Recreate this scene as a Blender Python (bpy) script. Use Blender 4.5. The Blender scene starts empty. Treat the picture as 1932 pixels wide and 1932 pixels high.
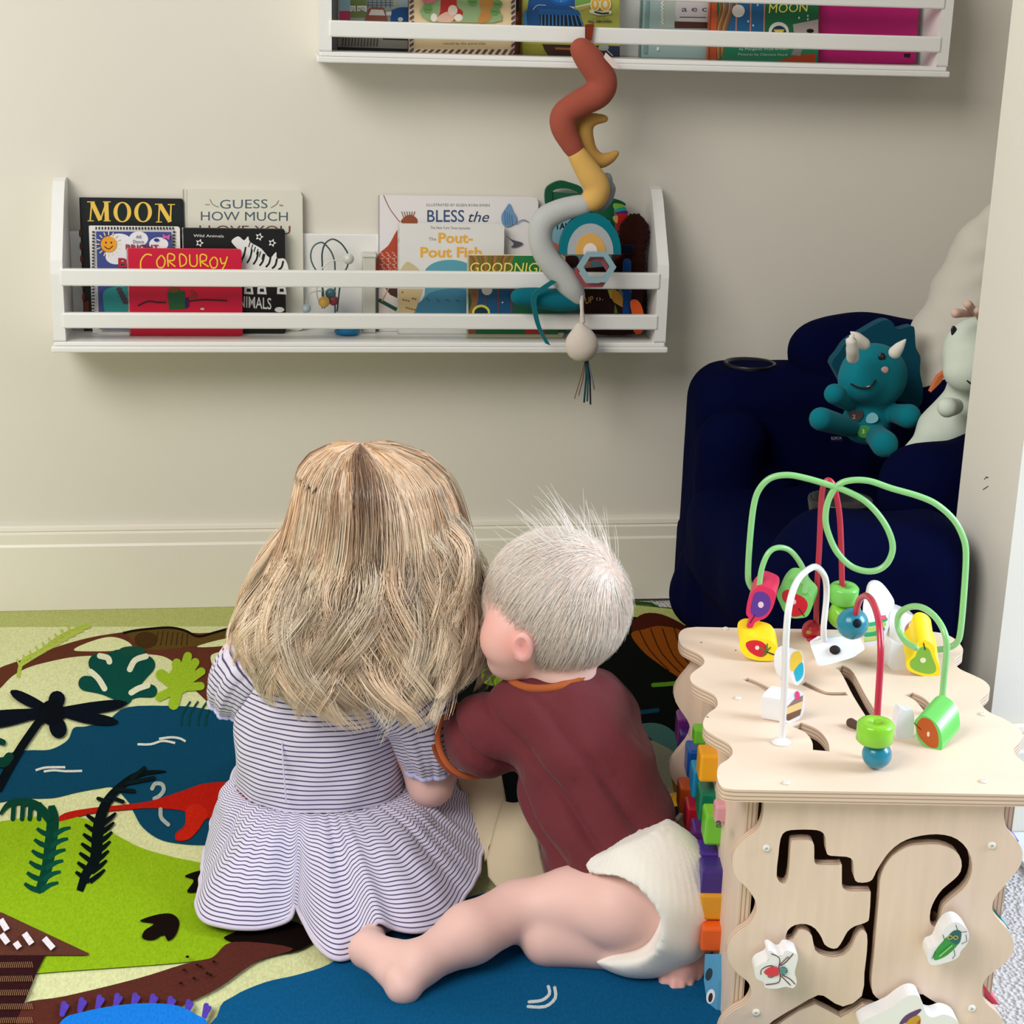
import bpy, math, random
import numpy as np
from mathutils import Vector, Matrix
from mathutils.geometry import tessellate_polygon
random.seed(7); rng = np.random.default_rng(7)
SC = bpy.context.scene; COL = SC.collection
# ---------------------------------------------------------------- camera, world, lights, exposure
def rad(a): return math.radians(a)
def cam_basis(yaw, pitch, roll):
    y, p, r = rad(yaw), rad(pitch), rad(roll)
    F = np.array([math.sin(y)*math.cos(p), math.cos(y)*math.cos(p), -math.sin(p)])
    R = np.array([math.cos(y), -math.sin(y), 0.]); U = np.cross(R, F)
    return F, R*math.cos(r)+U*math.sin(r), U*math.cos(r)-R*math.sin(r)
CF, CR, CU = cam_basis(8.2, 16.9, 1.7); FPX = 3200.; EYE = np.array([0., 0., 1.])
cd = bpy.data.cameras.new('camera'); cam = bpy.data.objects.new('camera', cd); COL.objects.link(cam)
cd.sensor_width = 36; cd.lens = 36*FPX/1932; cd.clip_start = .05
mt = Matrix.Identity(4)
for i in range(3):
    mt[i][0], mt[i][1], mt[i][2], mt[i][3] = CR[i], CU[i], -CF[i], EYE[i]
cam.matrix_world = mt; SC.camera = cam
W = bpy.data.worlds.new('world'); SC.world = W; W.use_nodes = True
W.node_tree.nodes['Background'].inputs[0].default_value = (.93, .96, 1., 1)
W.node_tree.nodes['Background'].inputs[1].default_value = .30
def area(name, loc, target, size, sizey, power, col):
    l = bpy.data.lights.new(name, 'AREA'); l.shape = 'RECTANGLE'; l.size = size; l.size_y = sizey
    l.energy = power; l.color = col
    o = bpy.data.objects.new(name, l); COL.objects.link(o); o.location = loc
    o.rotation_euler = (Vector(target)-Vector(loc)).to_track_quat('-Z', 'Y').to_euler(); return o
area('window_light', (3.0, .95, 1.75), (.35, 1.8, .2), 1.2, 1.5, 98, (.74, .87, 1.))
area('fill_light', (-1.5, .35, 2.35), (.15, 2.4, .45), 1.8, 1.4, 66, (1., .96, .90))  # fill added from the left to brighten the back wall, no lamp stands there
SC.view_settings.view_transform = 'Standard'; SC.view_settings.look = 'None'
SC.view_settings.gamma = 1; SC.view_settings.use_curve_mapping = False
SC.view_settings.exposure = 0.16
# ---------------------------------------------------------------- photo rays to places in the room
def ray(x, y): return CF+CR*((x-966)/FPX)-CU*((y-966)/FPX)
def G(x, y, z=0.):
    d = ray(x, y); return EYE+d*((z-1.)/d[2])
def P(x, y, Y):
    d = ray(x, y); return EYE+d*(Y/d[1])
def DP(p): return float(CF@(np.array(p)-EYE))
def RP(px, p): return px*DP(p)/FPX
class Plane:
    def __init__(s, p, n):
        s.p = np.array(p, float); s.n = np.array(n, float); s.n /= np.linalg.norm(s.n)
        if s.n@(EYE-s.p) < 0: s.n = -s.n
    def at(s, x, y, off=0.):
        d = ray(x, y); t = ((s.p-EYE)@s.n)/(d@s.n); return EYE+d*t+s.n*off
def Zm(x0, y0, s): return lambda pts: [(x0+a/s, y0+b/s) for a, b in pts]
# ---------------------------------------------------------------- colour and materials
def lin(c):
    o = []
    for v in c[:3]:
        v = v/255.; o.append(v/12.92 if v <= .04045 else ((v+.055)/1.055)**2.4)
    return (o[0], o[1], o[2], 1.)
MATS = {}
def mat(name, rough=.5, spec=.5, bump=None, sheen=0, sss=0, noise=None, metal=0, coat=0, tint=None):
    if name in MATS: return MATS[name]
    m = bpy.data.materials.new(name); m.use_nodes = True; nt = m.node_tree; b = nt.nodes['Principled BSDF']
    a = nt.nodes.new('ShaderNodeAttribute'); a.attribute_name = 'Col'; out = a.outputs['Color']
    tc = nt.nodes.new('ShaderNodeTexCoord')
    if noise:   # (scale, amount, stretch)
        mp = nt.nodes.new('ShaderNodeMapping'); mp.inputs['Scale'].default_value = noise[2]
        nt.links.new(tc.outputs['Object'], mp.inputs[0])
        n = nt.nodes.new('ShaderNodeTexNoise'); n.inputs['Scale'].default_value = noise[0]; n.inputs['Detail'].default_value = 5
        nt.links.new(mp.outputs[0], n.inputs['Vector'])
        mr = nt.nodes.new('ShaderNodeMapRange'); mr.inputs[1].default_value = .3; mr.inputs[2].default_value = .7
        mr.inputs[3].default_value = 1-noise[1]; mr.inputs[4].default_value = 1+noise[1]
        nt.links.new(n.outputs[0], mr.inputs[0])
        mx = nt.nodes.new('ShaderNodeVectorMath'); mx.operation = 'SCALE'
        nt.links.new(out, mx.inputs[0]); nt.links.new(mr.outputs[0], mx.inputs['Scale']); out = mx.outputs[0]
    nt.links.new(out, b.inputs['Base Color'])
    b.inputs['Roughness'].default_value = rough; b.inputs['Specular IOR Level'].default_value = spec
    b.inputs['Metallic'].default_value = metal
    if sheen: b.inputs['Sheen Weight'].default_value = sheen
    if coat: b.inputs['Coat Weight'].default_value = coat; b.inputs['Coat Roughness'].default_value = .15
    if sss:
        b.inputs['Subsurface Weight'].default_value = sss; b.inputs['Subsurface Radius'].default_value = (.012, .005, .003)
        b.inputs['Subsurface Scale'].default_value = 1.
    if bump:    # (scale, strength, distance, kind)
        if len(bump) > 3 and bump[3] == 'voronoi':
            n = nt.nodes.new('ShaderNodeTexVoronoi')
        else:
            n = nt.nodes.new('ShaderNodeTexNoise'); n.inputs['Detail'].default_value = 4
        n.inputs['Scale'].default_value = bump[0]
        nt.links.new(tc.outputs['Object'], n.inputs['Vector'])
        bp = nt.nodes.new('ShaderNodeBump'); bp.inputs['Strength'].default_value = bump[1]; bp.inputs['Distance'].default_value = bump[2]
        nt.links.new(n.outputs[0], bp.inputs['Height']); nt.links.new(bp.outputs[0], b.inputs['Normal'])
    MATS[name] = m; return m
mat('painted_wall', .85, .3, noise=(1.2, .02, (1, 1, 1)))
mat('white_paint', .38, .5)
mat('wood', .5, .35, noise=(9, .05, (1, 1, 9)))
mat('wood_vertical', .5, .35, noise=(9, .05, (9, 9, 1)))
mat('print', .42, .4)
mat('paper', .7, .2)
mat('fabric', .9, .15, bump=(900, .25, .0006), sheen=.25)
mat('plush', .95, .08, bump=(500, .4, .001), sheen=.06)
mat('velour', .9, .03, bump=(300, .2, .001))
mat('plastic', .3, .5)
mat('lacquer', .28, .5, coat=.3)
mat('skin', .5, .35, sss=.25, noise=(14, .035, (1, 1, 1)))
mat('silk_hair', .32, .65)
mat('rug_pile', .9, .03, bump=(600, .5, .0015), noise=(420, .13, (1, .4, 1)))
mat('loop_carpet', .95, .1, bump=(190, .8, .006, 'voronoi'), noise=(120, .08, (1, 1, 1)))
mat('jersey', .85, .15, bump=(700, .2, .0006), sheen=.12)
mat('tee_jersey', .8, .2, bump=(24, .6, .009), sheen=.1)
# striped cotton: stripe lines run where the cloth coordinate "sv" repeats
def stripe_mat():
    m = bpy.data.materials.new('striped_cotton'); m.use_nodes = True; nt = m.node_tree; b = nt.nodes['Principled BSDF']
    a = nt.nodes.new('ShaderNodeAttribute'); a.attribute_name = 'sv'
    mu = nt.nodes.new('ShaderNodeMath'); mu.operation = 'MULTIPLY'; mu.inputs[1].default_value = 1/.0058
    fr = nt.nodes.new('ShaderNodeMath'); fr.operation = 'FRACT'
    r = nt.nodes.new('ShaderNodeValToRGB'); e = r.color_ramp.elements
    e[0].position = 0; e[0].color = lin((222, 217, 236)); e[1].position = 1; e[1].color = lin((222, 217, 236))
    for p, c in ((.56, (222, 217, 236)), (.66, (80, 68, 108)), (.84, (80, 68, 108)), (.94, (222, 217, 236))):
        q = e.new(p); q.color = lin(c)
    nt.links.new(a.outputs['Fac'], mu.inputs[0]); nt.links.new(mu.outputs[0], fr.inputs[0])
    nt.links.new(fr.outputs[0], r.inputs[0]); nt.links.new(r.outputs[0], b.inputs['Base Color'])
    b.inputs['Roughness'].default_value = .9; b.inputs['Sheen Weight'].default_value = .15
    b.inputs['Specular IOR Level'].default_value = .15
    MATS['striped_cotton'] = m
stripe_mat()
def hair_translucency():
    nt = MATS['silk_hair'].node_tree; b = nt.nodes['Principled BSDF']; o = nt.nodes['Material Output']; a = [n for n in nt.nodes if n.type == 'ATTRIBUTE'][0]
    tr = nt.nodes.new('ShaderNodeBsdfTranslucent'); mx = nt.nodes.new('ShaderNodeMixShader'); mx.inputs[0].default_value = .12
    nt.links.new(a.outputs['Color'], tr.inputs[0]); nt.links.new(b.outputs[0], mx.inputs[1]); nt.links.new(tr.outputs[0], mx.inputs[2]); nt.links.new(mx.outputs[0], o.inputs[0])
hair_translucency()
# ply edge: thin layered lines along height
def ply_mat():
    m = bpy.data.materials.new('plywood_edge'); m.use_nodes = True; nt = m.node_tree; b = nt.nodes['Principled BSDF']
    a = nt.nodes.new('ShaderNodeAttribute'); a.attribute_name = 'sv'
    mu = nt.nodes.new('ShaderNodeMath'); mu.operation = 'MULTIPLY'; mu.inputs[1].default_value = 1/.004
    fr = nt.nodes.new('ShaderNodeMath'); fr.operation = 'FRACT'
    r = nt.nodes.new('ShaderNodeValToRGB'); e = r.color_ramp.elements
    e[0].color = lin((222, 198, 176)); e[1].color = lin((222, 198, 176))
    for p, c in ((.5, (222, 198, 176)), (.62, (172, 142, 118)), (.8, (172, 142, 118)), (.9, (222, 198, 176))):
        q = e.new(p); q.color = lin(c)
    nt.links.new(a.outputs['Fac'], mu.inputs[0]); nt.links.new(mu.outputs[0], fr.inputs[0])
    nt.links.new(fr.outputs[0], r.inputs[0]); nt.links.new(r.outputs[0], b.inputs['Base Color'])
    b.inputs['Roughness'].default_value = .6
    MATS['plywood_edge'] = m
ply_mat()
# ---------------------------------------------------------------- mesh collector
def smooth_loop(pts, n=6, closed=True):
    pts = [np.array(p, float) for p in pts]; N = len(pts); o = []
    rngk = range(N) if closed else range(N-1)
    for i in rngk:
        g = (lambda k: pts[k % N]) if closed else (lambda k: pts[min(max(k, 0), N-1)])
        p0, p1, p2, p3 = g(i-1), g(i), g(i+1), g(i+2)
        for j in range(n):
            t = j/n; o.append(.5*((2*p1)+(-p0+p2)*t+(2*p0-5*p1+4*p2-p3)*t*t+(-p0+3*p1-3*p2+p3)*t**3))
    if not closed: o.append(pts[-1])
    return o
class M:
    def __init__(s): s.v = []; s.f = []; s.c = []; s.m = []; s.sm = []; s.sv = []
    def add(s, vs, fs, col, mi=0, smooth=False, sv=None):
        b = len(s.v); s.v += [tuple(map(float, p)) for p in vs]; s.sv += (list(sv) if sv is not None else [0.]*len(vs))
        for f in fs: s.f.append(tuple(b+i for i in f)); s.c.append(col); s.m.append(mi); s.sm.append(smooth)
        return s
    def box(s, lo, hi, col, fr=None, mi=0):
        vs = [(x, y, z) for x in (lo[0], hi[0]) for y in (lo[1], hi[1]) for z in (lo[2], hi[2])]
        if fr: vs = [fr(*v) for v in vs]
        return s.add(vs, [(0, 1, 3, 2), (4, 6, 7, 5), (0, 4, 5, 1), (2, 3, 7, 6), (0, 2, 6, 4), (1, 5, 7, 3)], col, mi)
    def tube(s, pts, r, col, n=12, round_cap=True, flat=1., sv=None, closed=False):
        pts = [Vector(p) for p in pts]; N = len(pts)
        rs = list(r) if hasattr(r, '__len__') else [r]*N
        tang = []
        for i in range(N):
            if closed: t = pts[(i+1) % N]-pts[(i-1) % N]
            else: t = pts[min(i+1, N-1)]-pts[max(i-1, 0)]
            tang.append(t.normalized())
        up = Vector((0, -1, 0)) if abs(tang[0].y) < .9 else Vector((0, 0, 1))
        a = (up-tang[0]*up.dot(tang[0])).normalized(); rings = []
        cps, crs, cts = list(pts), list(rs), list(tang)
        if round_cap and not closed:
            pre, post = [], []
            for k in (1, .92, .7, .38):
                h = math.sqrt(max(0, 1-k*k)); 
                pre.append((pts[0]-tang[0]*rs[0]*k, rs[0]*max(h, .02), tang[0])); post.append((pts[-1]+tang[-1]*rs[-1]*k, rs[-1]*max(h, .02), tang[-1]))
            post = post[::-1]
            cps = [q[0] for q in pre]+cps+[q[0] for q in post]; crs = [q[1] for q in pre]+crs+[q[1] for q in post]; cts = [q[2] for q in pre]+cts+[q[2] for q in post]
        vs = []
        for p, q, t in zip(cps, crs, cts):
            a = (a-t*a.dot(t)).normalized(); b = t.cross(a)
            for k in range(n):
                th = 2*math.pi*k/n; vs.append(p+a*math.cos(th)*q*flat+b*math.sin(th)*q)
        L = len(cps); fs = []
        for i in range(L if closed else L-1):
            for k in range(n):
                j = (i+1) % L; fs.append((i*n+k, i*n+(k+1) % n, j*n+(k+1) % n, j*n+k))
        if not closed: fs += [tuple(range(n))[::-1], tuple((L-1)*n+k for k in range(n))]
        return s.add(vs, fs, col, 0, True)
    def ball(s, c, r, col, nu=20, nv=12, fr=None):
        r = (r, r, r) if not hasattr(r, '__len__') else r; vs = []; c = np.array(c, float)
        fr = fr if fr is not None else np.eye(3)
        for i in range(nv+1):
            ph = math.pi*i/nv
            for k in range(nu):
                th = 2*math.pi*k/nu
                l = np.array([r[0]*math.sin(ph)*math.cos(th), r[1]*math.sin(ph)*math.sin(th), r[2]*math.cos(ph)])
                vs.append(c+l[0]*fr[0]+l[1]*fr[1]+l[2]*fr[2])
        fs = [(i*nu+k, (i+1)*nu+k, (i+1)*nu+(k+1) % nu, i*nu+(k+1) % nu) for i in range(nv) for k in range(nu)]
        return s.add(vs, fs, col, 0, True)
    def rings(s, rings, col, cap=True, closed=True, sv=None, mi=0):
        n = len(rings[0]); vs = [p for r in rings for p in r]; L = len(rings)
        fs = [(i*n+k, i*n+(k+1) % n, (i+1)*n+(k+1) % n, (i+1)*n+k) for i in range(L-1) for k in range(n if closed else n-1)]
        if cap: fs += [tuple(range(n))[::-1], tuple((L-1)*n+k for k in range(n))]
        return s.add(vs, fs, col, mi, True, sv)
    def prism(s, loops, D, col, side=None, side_mi=0, sv_depth=None, cuts=1):
        """loops: 3D loops (first outer, rest holes) of the front face; D: extrusion vector to the back"""
        loops = [[Vector(p) for p in l] for l in loops]; D = Vector(D)
        flat = [p for l in loops for p in l]; tri = tessellate_polygon(loops); n = len(flat)
        nr = Vector((0, 0, 0))
        for t in tri: nr += (flat[t[1]]-flat[t[0]]).cross(flat[t[2]]-flat[t[0]])
        fs = []
        for t in tri:
            q = (flat[t[1]]-flat[t[0]]).cross(flat[t[2]]-flat[t[0]])
            fs.append(tuple(t) if q.dot(D) < 0 else tuple(t)[::-1])
        s.add(flat+[p+D for p in flat], fs+[tuple(i+n for i in f[::-1]) for f in fs], col, 0, False)
        b = 0
        for l in loops:
            k = len(l); vs = list(l)+[p+D for p in l]; L = D.length
            s.add(vs, [(i, (i+1) % k, k+(i+1) % k, k+i) for i in range(k)], side or col, side_mi, False, [0.]*k+[L]*k)
        return s
    def build(s, name, mats, parent=None, org=None, bevel=None, sub=0):
        V = np.array(s.v); mats = mats if isinstance(mats, (list, tuple)) else [mats]
        if parent is not None: o0 = np.array(WL[parent.name])
        elif org is not None: o0 = np.array(org, float)
        else: o0 = np.array([(V[:, 0].min()+V[:, 0].max())/2, (V[:, 1].min()+V[:, 1].max())/2, V[:, 2].min()])
        ctr = (V.min(0)+V.max(0))/2 if parent is not None else o0
        me = bpy.data.meshes.new(name); me.from_pydata([tuple(p) for p in V-ctr], [], s.f)
        for k in mats: me.materials.append(MATS[k])
        me.polygons.foreach_set('material_index', s.m); me.polygons.foreach_set('use_smooth', s.sm)
        ca = me.color_attributes.new('Col', 'FLOAT_COLOR', 'CORNER')
        tot = np.array([len(f) for f in s.f]); cl = np.array([lin(c) for c in s.c]); ca.data.foreach_set('color', np.repeat(cl, tot, axis=0).astype(np.float32).ravel())
        sa = me.attributes.new('sv', 'FLOAT', 'POINT'); sa.data.foreach_set('value', np.array(s.sv, np.float32))
        me.update()
        o = bpy.data.objects.new(name, me); COL.objects.link(o); o.location = tuple(ctr-(o0 if parent is not None else 0)); WL[o.name] = ctr
        if parent is not None: o.parent = parent
        if bevel:
            bm = o.modifiers.new('bevel', 'BEVEL'); bm.width = bevel; bm.segments = 2; bm.limit_method = 'ANGLE'; bm.angle_limit = rad(40)
        if sub:
            sb = o.modifiers.new('sub', 'SUBSURF'); sb.levels = sub; sb.render_levels = sub
        return o
WL = {}
def tag(o, label=None, cat=None, group=None, kind=None):
    if label: o['label'] = label
    if cat: o['category'] = cat
    if group: o['group'] = group
    if kind: o['kind'] = kind
    return o
def thing(name, label, cat, loc, group=None):
    o = bpy.data.objects.new(name, None); COL.objects.link(o); o.location = tuple(loc); o.empty_display_size = .02; WL[o.name] = np.array(loc, float)
    return tag(o, label, cat, group)
# ---------------------------------------------------------------- drawing flat print on a surface
class Draw:
    def __init__(s, m, plane, step=.00012, mi=0): s.m = m; s.pl = plane; s.k = 0; s.step = step; s.mi = mi
    def poly(s, pts, col, smooth=0):
        if smooth: pts = smooth_loop(pts, smooth)
        s.k += 1; v = [Vector(s.pl.at(p[0], p[1], s.step*s.k)) for p in pts]; t = tessellate_polygon([v])
        n = Vector(s.pl.n); fs = []
        for a in t:
            q = (v[a[1]]-v[a[0]]).cross(v[a[2]]-v[a[0]]); fs.append(tuple(a) if q.dot(n) > 0 else tuple(a)[::-1])
        s.m.add(v, fs, col, s.mi)
    def ell(s, x, y, a, b, col, rot=0, n=24):
        r = rad(rot); s.poly([(x+a*math.cos(t)*math.cos(r)-b*math.sin(t)*math.sin(r), y+a*math.cos(t)*math.sin(r)+b*math.sin(t)*math.cos(r)) for t in [2*math.pi*i/n for i in range(n)]], col)
    def stroke(s, pts, w, col, smooth=4, cap=None):
        pts = smooth_loop(pts, smooth, False) if smooth and len(pts) > 2 else [np.array(p, float) for p in pts]
        if len(pts) == 2: pts = [pts[0]+(pts[1]-pts[0])*t for t in np.linspace(0, 1, 7)]
        if cap is None: cap = smooth > 0 and not hasattr(w, '__len__') and w > 5
        N0 = len(pts); W_ = list(np.interp(np.linspace(0, 1, N0), np.linspace(0, 1, len(w)), w)) if hasattr(w, '__len__') else [w]*N0
        if cap:
            a0 = (pts[0]-pts[1])/(np.linalg.norm(pts[0]-pts[1])+1e-9); a1 = (pts[-1]-pts[-2])/(np.linalg.norm(pts[-1]-pts[-2])+1e-9); ks = (1., .93, .75, .45)
            pts = [pts[0]+a0*w/2*k for k in ks]+pts+[pts[-1]+a1*w/2*k for k in ks[::-1]]; ws = [w*max(.02, math.sqrt(1-k*k)) for k in ks]; W_ = ws+W_+ws[::-1]
        N = len(pts); L, Rr = [], []
        for i in range(N):
            t = pts[min(i+1, N-1)]-pts[max(i-1, 0)]; t = t/(np.linalg.norm(t)+1e-9); nn = np.array([-t[1], t[0]])
            ww = W_[i]
            L.append(pts[i]+nn*ww/2); Rr.append(pts[i]-nn*ww/2)
        s.k += 1
        v = [Vector(s.pl.at(p[0], p[1], s.step*s.k)) for p in L+Rr]; n = Vector(s.pl.n); fs = []
        for i in range(N-1):
            q = (v[i+1]-v[i]).cross(v[N+i]-v[i]); f = (i, i+1, N+i+1, N+i); fs.append(f if q.dot(n) > 0 else f[::-1])
        s.m.add(v, fs, col, s.mi)
    def text(s, txt, x0, y0, x1, y1, h, col, bold=0., shear=0.):
        """bottom-left (x0,y0) to bottom-right (x1,y1) of the writing, h its cap height, all on the surface"""
        cu = bpy.data.curves.new('t', 'FONT'); cu.body = txt; cu.offset = bold; cu.shear = shear; cu.resolution_u = 3
        o = bpy.data.objects.new('t', cu); COL.objects.link(o); bpy.context.view_layer.update()
        me = o.evaluated_get(bpy.context.evaluated_depsgraph_get()).to_mesh()
        V = np.array([v.co[:] for v in me.vertices]); F = [tuple(p.vertices) for p in me.polygons]
        o.evaluated_get(bpy.context.evaluated_depsgraph_get()).to_mesh_clear()
        bpy.data.objects.remove(o); bpy.data.curves.remove(cu)
        if not len(V): return
        a, b = V[:, 0].min(), V[:, 0].max(); c, d = V[:, 1].min(), V[:, 1].max(); s.k += 1; vs = []
        for p in V:
            u = (p[0]-a)/(b-a); t = (p[1]-c)/(d-c)
            vs.append(Vector(s.pl.at(x0+u*(x1-x0), y0+u*(y1-y0)-t*h, s.step*s.k)))
        n = Vector(s.pl.n); fs = []
        for f in F:
            q = (vs[f[1]]-vs[f[0]]).cross(vs[f[2]]-vs[f[0]]); fs.append(f if q.dot(n) > 0 else f[::-1])
        s.m.add(vs, fs, col, s.mi)
# ---------------------------------------------------------------- soft bodies from distance fields
def smin(a, b, k):
    h = np.clip(.5+.5*(b-a)/k, 0, 1); return b*(1-h)+a*h-k*h*(1-h)
def surf(prims, cell=.004, k=.012, cuts=(), relax=2):
    lo, hi = np.array([9e9]*3), np.array([-9e9]*3)
    for p in prims:
        if p[0] == 'c':
            for q, r in ((p[1], p[2]), (p[3], p[4])): lo = np.minimum(lo, np.array(q)-r); hi = np.maximum(hi, np.array(q)+r)
        elif p[0] == 'e': r = max(p[2]); lo = np.minimum(lo, np.array(p[1])-r); hi = np.maximum(hi, np.array(p[1])+r)
        elif p[0] == 'b': r = np.linalg.norm(p[2]); lo = np.minimum(lo, np.array(p[1])-r); hi = np.maximum(hi, np.array(p[1])+r)
    lo -= cell*3+k*.3; hi += cell*3+k*.3; n = np.ceil((hi-lo)/cell).astype(int)+1
    ax = [lo[i]+cell*np.arange(n[i]) for i in range(3)]; F = np.full(n, .5, np.float32)
    for p in prims:
        if p[0] in 'cx':
            a, ra, b, rb = np.array(p[1], float), p[2], np.array(p[3], float), p[4]; l = np.minimum(a-ra, b-rb); h = np.maximum(a+ra, b+rb)
        else:
            r = max(p[2]) if p[0] in 'e-' else np.linalg.norm(p[2]); l = np.array(p[1])-r; h = np.array(p[1])+r
        kk = p[5] if p[0] in 'cx' and len(p) > 5 else p[4] if p[0] in 'e-' and len(p) > 4 else k
        i0 = np.clip(((l-lo-2*kk-3*cell)/cell).astype(int), 0, n-1); i1 = np.clip(((h-lo+2*kk+3*cell)/cell).astype(int)+2, 1, n)
        sl = tuple(slice(i0[i], i1[i]) for i in range(3)); X, Y, Z = np.meshgrid(*[ax[i][sl[i]] for i in range(3)], indexing='ij')
        if p[0] in 'cx':
            ab = b-a; L2 = ab@ab+1e-12; t = np.clip(((X-a[0])*ab[0]+(Y-a[1])*ab[1]+(Z-a[2])*ab[2])/L2, 0, 1)
            d = np.sqrt((X-a[0]-t*ab[0])**2+(Y-a[1]-t*ab[1])**2+(Z-a[2]-t*ab[2])**2)-(ra+t*(rb-ra))
        else:
            c = np.array(p[1]); fr = p[3] if len(p) > 3 and p[3] is not None else np.eye(3); q = [(X-c[0])*fr[i][0]+(Y-c[1])*fr[i][1]+(Z-c[2])*fr[i][2] for i in range(3)]; rr = p[2]
            if p[0] in 'e-':
                k0 = np.sqrt(sum((q[i]/rr[i])**2 for i in range(3)))+1e-9; k1 = np.sqrt(sum((q[i]/rr[i]**2)**2 for i in range(3)))+1e-9; d = k0*(k0-1)/k1
            else:   # rounded box: half sizes p[2], rounding p[4]
                ro = p[4]; w = [np.abs(q[i])-(rr[i]-ro) for i in range(3)]
                d = np.sqrt(sum(np.maximum(u, 0)**2 for u in w))+np.minimum(np.maximum(w[0], np.maximum(w[1], w[2])), 0)-ro
        if p[0] in '-x': F[sl] = -smin(-F[sl], d, kk)
        else: F[sl] = smin(F[sl], d, kk)
    if cuts:
        X, Y, Z = np.meshgrid(*ax, indexing='ij')
        for q, nn in cuts:
            nn = np.array(nn, float); nn /= np.linalg.norm(nn)
            F = np.maximum(F, (X-q[0])*nn[0]+(Y-q[1])*nn[1]+(Z-q[2])*nn[2])
    ins = F < 0; s8 = np.zeros(tuple(n-1), int)
    for dx in (0, 1):
        for dy in (0, 1):
            for dz in (0, 1): s8 += ins[dx:n[0]-1+dx, dy:n[1]-1+dy, dz:n[2]-1+dz]
    act = (s8 > 0) & (s8 < 8); idx = np.full(act.shape, -1); ii = np.argwhere(act); idx[act] = np.arange(len(ii))
    acc = np.zeros((len(ii), 3)); cnt = np.zeros(len(ii)); cs = [np.array(c) for c in ((0, 0, 0), (1, 0, 0), (0, 1, 0), (1, 1, 0), (0, 0, 1), (1, 0, 1), (0, 1, 1), (1, 1, 1))]
    for a, b in ((0, 1), (2, 3), (4, 5), (6, 7), (0, 2), (1, 3), (4, 6), (5, 7), (0, 4), (1, 5), (2, 6), (3, 7)):
        pa, pb = ii+cs[a], ii+cs[b]; fa = F[pa[:, 0], pa[:, 1], pa[:, 2]]; fb = F[pb[:, 0], pb[:, 1], pb[:, 2]]; m = (fa < 0) != (fb < 0)
        t = np.where(m, fa/(fa-fb+1e-12), 0); acc += np.where(m[:, None], pa+(pb-pa)*t[:, None], 0); cnt += m
    V = lo+cell*acc/cnt[:, None]; Q = []
    for axn in range(3):
        o1, o2 = [(1, 2), (2, 0), (0, 1)][axn]; e = np.eye(3, dtype=int); s0 = [slice(None)]*3; s1 = [slice(None)]*3; s0[axn] = slice(0, -1); s1[axn] = slice(1, None)
        A, B = ins[tuple(s0)], ins[tuple(s1)]; w = np.argwhere(A != B); w = w[(w[:, o1] > 0) & (w[:, o2] > 0) & (w[:, o1] < n[o1]-1) & (w[:, o2] < n[o2]-1)]
        g = lambda u: idx[u[:, 0], u[:, 1], u[:, 2]]
        q = np.stack([g(w), g(w-e[o1]), g(w-e[o1]-e[o2]), g(w-e[o2])], 1); fl = A[w[:, 0], w[:, 1], w[:, 2]]
        q[~fl] = q[~fl][:, ::-1]; Q.append(q)
    Q = np.concatenate(Q); Q = Q[(Q >= 0).all(1)]
    for _ in range(relax):
        S = np.zeros_like(V); C = np.zeros(len(V))
        for j in range(4):
            for kx in (1, 3): np.add.at(S, Q[:, j], V[Q[:, (j+kx) % 4]]); np.add.at(C, Q[:, j], 1)
        V = .45*V+.55*S/np.maximum(C, 1)[:, None]
    return V, Q
def normals(V, Q):
    fn = np.cross(V[Q[:, 2]]-V[Q[:, 0]], V[Q[:, 3]]-V[Q[:, 1]]); N = np.zeros_like(V)
    for j in range(4): np.add.at(N, Q[:, j], fn)
    return N/(np.linalg.norm(N, axis=1)[:, None]+1e-12)
def soft(name, prims, col, mt_, parent=None, cell=.004, k=.012, cuts=(), relax=2, disp=None, colf=None, svf=None, org=None):
    """distance field surface linked as one mesh object; colf(V)->rgb rows recolours, disp(V,N)->offsets"""
    V, Q = surf(prims, cell, k, cuts, relax)
    if disp: Nn = normals(V, Q); V = V+Nn*disp(V, Nn)[:, None]
    return raw(name, V, Q, col, mt_, parent, colf, svf, org)
def raw(name, V, Q, col, mt_, parent=None, colf=None, svf=None, org=None, vcol=None):
    if parent is not None: o0 = np.array(WL[parent.name]); ctr = (V.min(0)+V.max(0))/2
    else: o0 = np.zeros(3); ctr = np.array(org if org is not None else [V[:, 0].mean(), V[:, 1].mean(), V[:, 2].min()], float)
    me = bpy.data.meshes.new(name); me.vertices.add(len(V)); me.vertices.foreach_set('co', (V-ctr).astype(np.float32).ravel())
    me.loops.add(Q.size); me.loops.foreach_set('vertex_index', Q.astype(np.int32).ravel()); me.polygons.add(len(Q))
    me.polygons.foreach_set('loop_start', np.arange(0, Q.size, Q.shape[1], dtype=np.int32)); me.update(calc_edges=True)
    me.polygons.foreach_set('use_smooth', [True]*len(Q)); me.materials.append(MATS[mt_])
    ca = me.color_attributes.new('Col', 'FLOAT_COLOR', 'POINT')
    if vcol is None:
        vcol = np.tile(np.array(lin(col)), (len(V), 1))
        if colf: vcol = colf(V, vcol)
    ca.data.foreach_set('color', vcol.astype(np.float32).ravel())
    if svf: sa = me.attributes.new('sv', 'FLOAT', 'POINT'); sa.data.foreach_set('value', svf(V).astype(np.float32))
    o = bpy.data.objects.new(name, me); COL.objects.link(o); o.location = tuple(ctr-o0); WL[o.name] = ctr
    if parent is not None: o.parent = parent
    return o
def chain(pts, rs): return [('c', pts[i], rs[i], pts[i+1], rs[i+1]) for i in range(len(pts)-1)]
WY = 2.746
WHT = (238, 236, 230)
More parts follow.
